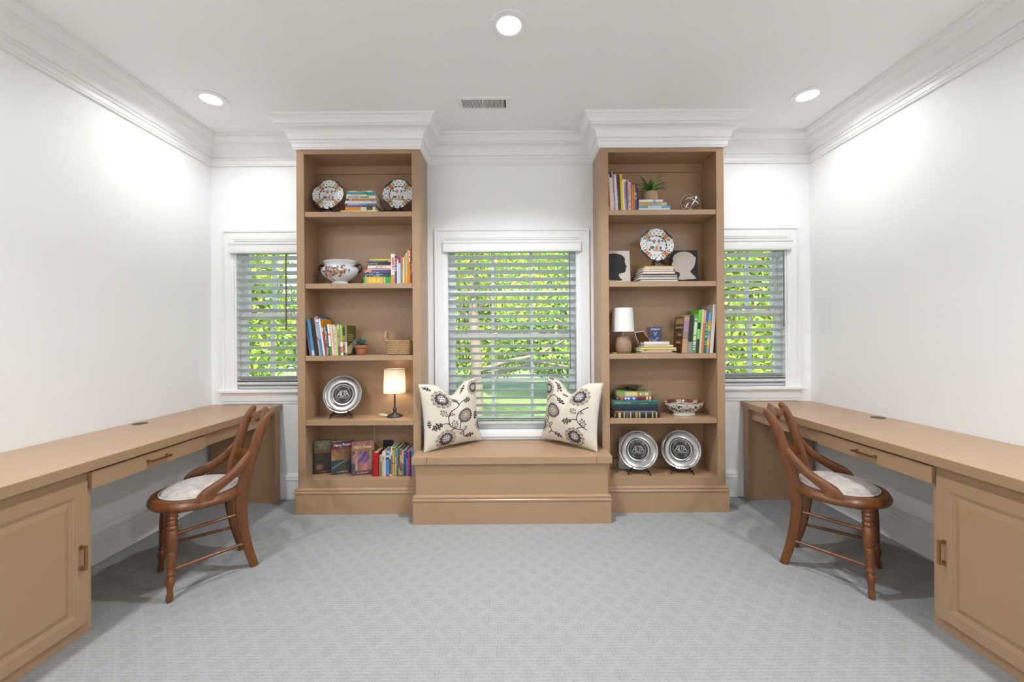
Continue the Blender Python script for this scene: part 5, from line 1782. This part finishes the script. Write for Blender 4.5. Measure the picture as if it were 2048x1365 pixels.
# ------------------------------------------------------------------ silhouette panels
M_paper = plain('beige_paper', (0.60, 0.53, 0.47), 0.85, var=.05, scale=8)
M_ink = plain('black_card', (0.008, 0.008, 0.009), 0.6)
def panel(label, x0, w, h, y, mb, mf, pts, tilt, part_label):
    t_ = thing('silhouette_panel', label, 'artwork', (x0 + w / 2, y, SH[1] + .0022), group='silhouette panels')
    t_.rotation_euler = (-tilt, 0, 0)
    obj('canvas', G().box(-w / 2, w / 2, 0, .014, 0, h), mb, t_, bevel=.0015)
    poly = [(p[0], p[1]) for p in pts]
    n = len(poly)
    g = G()
    g.v = [(a, -.0012, b) for a, b in poly] + [(a, .0002, b) for a, b in poly]
    g.f = [tuple(range(n))] + [(i, (i + 1) % n, n + (i + 1) % n, n + i) for i in range(n)]
    obj('head_silhouette', g, mf, t_, label=part_label)
def conv(pts, cx, y):
    out = []
    for px, py in pts:
        p = P(1180 + px / 7.314, 440 + py / 7.314, y)
        out.append((p.x - cx, p.z - SH[1]))
    return out
wL, hL = .186, .256
xr = P(1180 + 585 / 7.314, 530, 3.07).x
xL = xr - wL + .004
ptsL = [(238, 560), (250, 510), (290, 492), (350, 486), (400, 488), (450, 500), (488, 518), (512, 545), (523, 572), (516, 600), (518, 622), (532, 660), (546, 688), (530, 702), (532, 718), (526, 735), (526, 752), (508, 770), (470, 780), (438, 790), (424, 806), (428, 830), (446, 856), (480, 884), (440, 893), (380, 890), (300, 884), (260, 886), (238, 880), (240, 800), (238, 700)]
panel('beige panel with a black head silhouette facing the plate', xL, wL, hL, 3.070, M_paper, M_ink, conv(ptsL, xL + wL / 2, 3.070), .10, 'black paper head in profile')
wR = .205
xr = P(1180 + 1590 / 7.314, 530, 3.09).x
xR = xr - wR
ptsR = [(1400, 460), (1340, 464), (1290, 480), (1245, 515), (1222, 556), (1226, 580), (1230, 602), (1214, 630), (1200, 656), (1214, 668), (1212, 682), (1226, 690), (1222, 704), (1244, 716), (1240, 740), (1262, 758), (1300, 768), (1318, 782), (1318, 812), (1304, 846), (1290, 872), (1340, 884), (1390, 880), (1440, 872), (1500, 872), (1562, 862), (1520, 815), (1484, 776), (1468, 756), (1490, 736), (1520, 700), (1544, 650), (1554, 600), (1562, 560), (1545, 530), (1536, 540), (1520, 508), (1480, 480), (1440, 466)]
panel('black panel with a cream child head silhouette facing the plate', xR, wR, hL + .004, 3.092, M_ink, M_paper, conv(ptsR, xR + wR / 2, 3.092), .08, 'cream paper head in profile')

# ------------------------------------------------------------------ plaque and pamphlet by the unlit lamp
M_plaq = plain('brown_plaque_wood', (0.095, 0.036, 0.006), 0.75, var=.25, scale=20, spec=.15)
q = [(95, 250), (310, 225), (318, 268), (388, 356), (425, 395), (460, 445), (440, 500), (395, 506), (180, 512), (188, 470), (160, 440), (120, 330)]
pc_ = P(1260 + 275 / 11.38, 640 + 500 / 11.38, 3.11)
t = thing('wooden_plaque', 'small brown state-shaped plaque with white edge leaning beside the lamp', 'plaque', (pc_.x, 3.110, z3 - .012))
outl = [((P(1260 + a / 11.38, 640 + b / 11.38, 3.11) - pc_).x, (P(1260 + a / 11.38, 640 + b / 11.38, 3.11) - pc_).z) for a, b in q]
cxx, czz = sum(p[0] for p in outl) / len(outl), sum(p[1] for p in outl) / len(outl)
obj('plaque_edge', G().prism(outl, -.004, .006), M_white, t)
inn = [(cxx + (a - cxx) * .90, czz + (b - czz) * .90) for a, b in outl]
obj('plaque_face', G().prism(inn, -.0075, -.003), M_plaq, t)
for i, (zz, hw) in enumerate(((.040, .016), (.028, .022), (.018, .024))):
    obj('engraved_line', G().box(cxx - hw + .006 * i, cxx + hw + .006 * i, -.0080, -.0074, zz - .0018, zz + .0018), M_black, t)
obj('foot', G().prism([(-.030, -.001), (.030, -.001), (.025, .010), (-.025, .010)], -.012, .022), M_black, t)

M_navy = plain('navy_cover', (0.040, 0.052, 0.135), 0.4, var=.15, scale=30)
ax0, ax1 = P(1299, 680, 3.16).x, P(1324, 680, 3.16).x
aw = ax1 - ax0
o = tag(obj('pamphlet', G().box(0, aw, 0, .012, 0, .203), M_navy, bevel=.001), 'navy blue pamphlet with winged star emblem standing behind the stack', 'book')
o.location = (ax0, 3.160, SH[2] + .0012)
o.rotation_euler = (-.05, 0, 0)
M_si = plain('silver_ink', (.55, .57, .62), .5)
text('title_lettering', 'AIRMAN', .024, M_si, o, Matrix.Translation((aw / 2, -.0004, .183)) @ FRONT, xs=.86, bold=.0003)
strokes([((-.013, .010), (-.004, -.004)), ((.013, .010), (.004, -.004)), ((-.008, .010), (-.002, -.006)), ((.008, .010), (.002, -.006)), ((0, -.004), (0, -.009))], .0016, M_si, 'wing_emblem', o, Matrix.Translation((aw / 2, -.0002, .150)))
strokes([((-.014, 0), (.014, 0))], .0008, M_si, 'small_lettering', o, Matrix.Translation((aw / 2, -.0002, .136)))
strokes([((-.032, .010), (.026, -.016)), ((-.030, -.002), (.010, -.020)), ((-.020, -.018), (.026, .018)), ((0, .002), (.030, .012)), ((.006, .006), (.014, .022))], .0011, M_si, 'aircraft_drawing', o, Matrix.Translation((aw / 2 - .002, -.0002, .100)))

# ------------------------------------------------------------------ white device, socket, flex
dx_ = P(1251, 900, 3.13).x
t = thing('white_plastic_device', 'white upright plastic device half hidden by a pewter plate', 'device', (dx_ + .045, 3.170, SH[4] + .0005))
rings = []
for z, k in ((0, .90), (.004, .98), (.012, 1), (.10, .97), (.22, .93), (.242, .92), (.249, .88), (.250, .80)):
    rings.append([(.092 * k * math.copysign(abs(math.cos(a)) ** .6, math.cos(a)), 0.022 * k * math.copysign(abs(math.sin(a)) ** .6, math.sin(a)), z) for a in [2 * PI * j / 40 for j in range(40)]])
obj('housing', G().loft(rings), M_white, t, smooth=50)
obj('seam_band', G().loft([[(x * 1.004, y * 1.004, z) for x, y, _ in rings[2]] for z in (.030, .034)]), plain('grey_band', (.28, .27, .26), .5), t, smooth=50)
obj('power_cord', G().tube(smooth_pts([(-.088, 0, .03), (-.104, -.01, .06), (-.112, -.02, .085), (-.120, -.01, .07), (-.118, -.03, .03), (-.105, -.035, .008), (-.09, -.02, .004)], 5), .0018, 6), M_flex, t, smooth=60)
sx0, sx1 = P(765.7, 890, 3.2).x, P(786.3, 890, 3.2).x
sz0, sz1 = P(776, 899, 3.2).z - .02, P(776, 881, 3.2).z
t = thing('wall_socket', 'black electrical outlet plate on the bookcase back behind books', 'socket', ((sx0 + sx1) / 2, YBK, sz0))
wbox('cover_plate', (sx0, sx1, YBK - .006, YBK - .0005, sz0, sz1), M_black, t, .002)
for zz in (.35, .68):
    zc = sz0 + (sz1 - sz0) * zz
    wbox('receptacle', ((sx0 + sx1) / 2 - .015, (sx0 + sx1) / 2 + .015, YBK - .0075, YBK - .006, zc - .012, zc + .012), M_dark, t, .001)
c0, c1, c2_, c3 = P(748.6, 872, 3.19), P(750, 880, 3.18), P(757, 891, 3.18), P(767, 898, 3.185)
tag(obj('lamp_cord', G().tube(smooth_pts([(P(749.5, 853, 3.19).x, 3.19, .650), tuple(c0), tuple(c1), tuple(c2_), tuple(c3), (sx0 + .02, 3.195, sz0 + .04)], 6), .0019, 6), M_flex, smooth=60), 'thin pale cord hanging from the lamp shelf to the outlet', 'cord')

# ------------------------------------------------------------------ cushions
M_pil = painted('printed_cotton', 0.9, spec=.2, bump=.25, scale=500)
def make_print(flow, leaf, stems, mapf):
    """returns colour array for arrays u, v in the enlarged detail's own coordinates"""
    cream, slate, tan, dk = CI('#d2c8ba'), CI('#4a444e'), CI('#9a8a76'), CI('#3d3634')
    def paint(X, Y):
        col = np.tile(cream, (X.size, 1))
        def put(mask, c):
            col[mask] = c
        for pts in stems:
            pp = np.array(smooth_pts([(a, b, 0) for a, b in pts], 6))[:, :2]
            d = np.full(X.shape, 1e9)
            for (x0, y0), (x1, y1) in zip(pp[:-1], pp[1:]):
                l2 = (x1 - x0) ** 2 + (y1 - y0) ** 2 + 1e-9
                tt = np.clip(((X - x0) * (x1 - x0) + (Y - y0) * (y1 - y0)) / l2, 0, 1)
                d = np.minimum(d, np.hypot(X - x0 - tt * (x1 - x0), Y - y0 - tt * (y1 - y0)))
            put(d < 7, dk)
        for cx, cy, L, W, ang, fill in leaf:
            ca, sa = math.cos(ang), math.sin(ang)
            a = (X - cx) * ca + (Y - cy) * sa
            b = -(X - cx) * sa + (Y - cy) * ca
            w = W * (1 - (a / L) ** 2) * (1 + .28 * np.sign(np.sin(a / L * 11)) * (fill > 0))
            inside = (np.abs(a) < L) & (np.abs(b) < w)
            core = (np.abs(a) < L * .72) & (np.abs(b) < w * .55)
            put(inside, dk)
            if fill != 1:
                put(core, cream)
                put(core & (np.abs(b) < 3.5), dk)
            else:
                put(core & (np.abs(np.sin(a / 9)) < .3), cream)
        for cx, cy, R, kind in flow:
            dx, dy = X - cx, Y - cy
            r = np.hypot(dx, dy) / R
            th = np.arctan2(dy, dx)
            lob = 1 + .07 * np.abs(np.sin(th * 6.5)) 
            if kind == 'A':
                out, mid = tan, slate
                l1, l2, l3 = 1.0 * (.92 + .12 * np.abs(np.cos(th * 6))), .72 * (.86 + .18 * np.abs(np.cos(th * 5.5))), .36
            else:
                out, mid = slate, tan
                l1, l2, l3 = .98 * (.86 + .16 * np.abs(np.cos(th * 10))), .58 * (.88 + .16 * np.abs(np.cos(th * 6))), .30
            put(r < l1, out)
            put((r < l1) & (r > l1 * .6) & (np.abs(np.sin(th * (6 if kind == 'A' else 10))) > .985), cream)
            put(r < l2 * 1.08, cream)
            put(r < l2, mid)
            heart = r * (1 + .12 * np.sin(th))
            put(heart < l3 * 1.12, cream)
            put((heart < l3) & (np.sin(dx / 7.5 + dy / 11) * np.sin(dx / 7.5 - dy / 11) > .18), slate if kind == 'A' else dk)
            put((heart < l3 * 1.02) & (heart > l3 * .92), slate if kind == 'A' else dk)
        return col
    return paint
def cushion(label, loc, rz, lean, roll, paint, half=.247, mirror=1):
    N = 170
    u = np.linspace(-1, 1, N)
    U, V = np.meshgrid(u, u)
    U, V = U.ravel(), V.ravel()
    def shape(sg):
        edge = np.maximum(0, (1 - U ** 2)) ** .55 * np.maximum(0, (1 - V ** 2)) ** .55
        x = half * U * (1 - .085 * (1 - V ** 2))
        z = half * V * (1 - .060 * (1 - U ** 2))
        # pushed-in top edge
        cu = U - .06 * mirror
        chop = np.exp(-(cu / .34) ** 2) * np.clip((V + 1) / 2, 0, 1) ** 3
        z = z - .098 * chop
        thick = .082 * edge * (1 + .35 * np.exp(-((np.abs(cu) - .5) / .3) ** 2) * np.clip(V, 0, 1)) * (1 - .55 * np.exp(-(cu / .14) ** 2) * np.clip(V, 0, 1) ** 1.2)
        wr = .004 * np.sin(9 * U + 5 * V) * np.sin(6 * V - 4 * U + 1) * edge
        y = sg * (thick + wr * (sg < 0))
        return np.stack([x, y, z], 1)
    vf, vb = shape(-1), shape(1)
    verts = np.concatenate([vf, vb])
    ids = np.arange(N * N).reshape(N, N)
    q = np.stack([ids[:-1, :-1], ids[:-1, 1:], ids[1:, 1:], ids[1:, :-1]], -1).reshape(-1, 4)
    faces = np.concatenate([q, q[:, ::-1] + N * N])
    me = bpy.data.meshes.new('cushion')
    me.from_pydata(verts.tolist(), [], faces.tolist())
    me.materials.append(M_pil)
    X = 545 + U * 410 * 1.0
    Y = 730 - V * 480
    c1 = paint(X, Y)
    c2 = paint(X[::-1], Y)
    at_ = me.color_attributes.new('Col', 'FLOAT_COLOR', 'POINT')
    cc = np.ones((2 * N * N, 4), dtype=np.float32)
    cc[:N * N, :3] = c1
    cc[N * N:, :3] = c2
    at_.data.foreach_set('color', cc.ravel())
    me.polygons.foreach_set('use_smooth', [True] * len(me.polygons))
    bm = bmesh.new()
    bm.from_mesh(me)
    bmesh.ops.remove_doubles(bm, verts=bm.verts, dist=1e-5)
    bmesh.ops.recalc_face_normals(bm, faces=bm.faces)
    bm.to_mesh(me)
    bm.free()
    o = link('throw_cushion', me)
    o.matrix_world = Matrix.Translation(loc) @ Matrix.Rotation(rz, 4, 'Z') @ Matrix.Rotation(-lean, 4, 'X') @ Matrix.Rotation(roll, 4, 'Y')
    tag(o, label, 'cushion', 'floral cushions on the bench')
    # piped seam round the edge
    ring = [i for i in range(N)] + [N - 1 + N * i for i in range(1, N)] + [N * N - 1 - i for i in range(1, N)] + [N * (N - 1 - i) for i in range(1, N - 1)]
    mv = (vf + vb) / 2
    obj('seam', G().tube([tuple(mv[i]) for i in ring[::2]], .0028, 6, closed=True), M_welt, o, smooth=60)
    return o
pl = make_print([(365, 480, 135, 'A'), (400, 1090, 135, 'A'), (690, 770, 122, 'B'), (880, 380, 110, 'A'), (960, 960, 100, 'A')],
                [(370, 700, 70, 34, .8, 2), (487, 716, 42, 24, .1, 0), (275, 885, 78, 46, -.4, 1), (515, 880, 72, 40, 1.4, 2), (677, 975, 42, 24, -1.0, 0), (625, 1045, 42, 24, .2, 0), (735, 530, 56, 40, .5, 1),
                 (880, 800, 72, 38, 1.9, 1), (745, 1095, 80, 30, -.2, 1), (560, 430, 60, 34, .7, 1), (700, 310, 60, 24, -.6, 1), (210, 320, 60, 24, .5, 1), (180, 830, 60, 20, 1.5, 1)],
                [[(610, 500), (600, 570), (490, 650), (430, 750), (440, 880), (520, 955), (640, 1005), (660, 1095), (720, 1090)], [(435, 875), (400, 855), (350, 855)], [(590, 962), (598, 890), (620, 840)], [(515, 950), (465, 970), (440, 1000)],
                 [(620, 535), (660, 505), (690, 520)], [(600, 500), (570, 400), (500, 400)], [(430, 760), (455, 730), (480, 720)]], None)
pr_ = make_print([(720, 460, 135, 'A'), (680, 1075, 135, 'A'), (330, 730, 122, 'B'), (195, 420, 110, 'A'), (140, 985, 100, 'A')],
                 [(440, 520, 72, 38, .5, 1), (660, 680, 62, 34, .8, 2), (765, 700, 42, 22, .1, 0), (570, 850, 80, 44, -.2, 1), (800, 850, 72, 34, 1.4, 2), (200, 800, 66, 34, 1.3, 2), (305, 950, 48, 26, -.9, 0), (262, 995, 42, 22, .4, 0), (430, 1100, 80, 28, .45, 1),
                  (375, 310, 62, 30, .5, 1), (225, 245, 60, 30, -.3, 1), (480, 350, 46, 22, -.4, 1)],
                 [[(160, 640), (250, 535), (340, 480), (400, 500)], [(850, 610), (745, 700), (720, 810), (790, 900), (850, 935)], [(725, 815), (690, 812), (640, 820)], [(120, 760), (165, 860), (265, 950), (320, 1045), (270, 1095)], [(235, 900), (242, 835), (268, 795)],
                  [(320, 1060), (370, 1070), (400, 1090)], [(790, 910), (740, 930), (715, 960)], [(380, 400), (350, 300), (300, 290)]], None)
cushion('floral cushion leaning by the bookcase with the lit lamp', (-.462, 3.050, .471 + .2545), .645, .12, -.03, pl, mirror=1)
cushion('floral cushion leaning by the bookcase with the painted bowl', (.455, 3.045, .471 + .2595), -.70, .12, .04, pr_, mirror=-1)
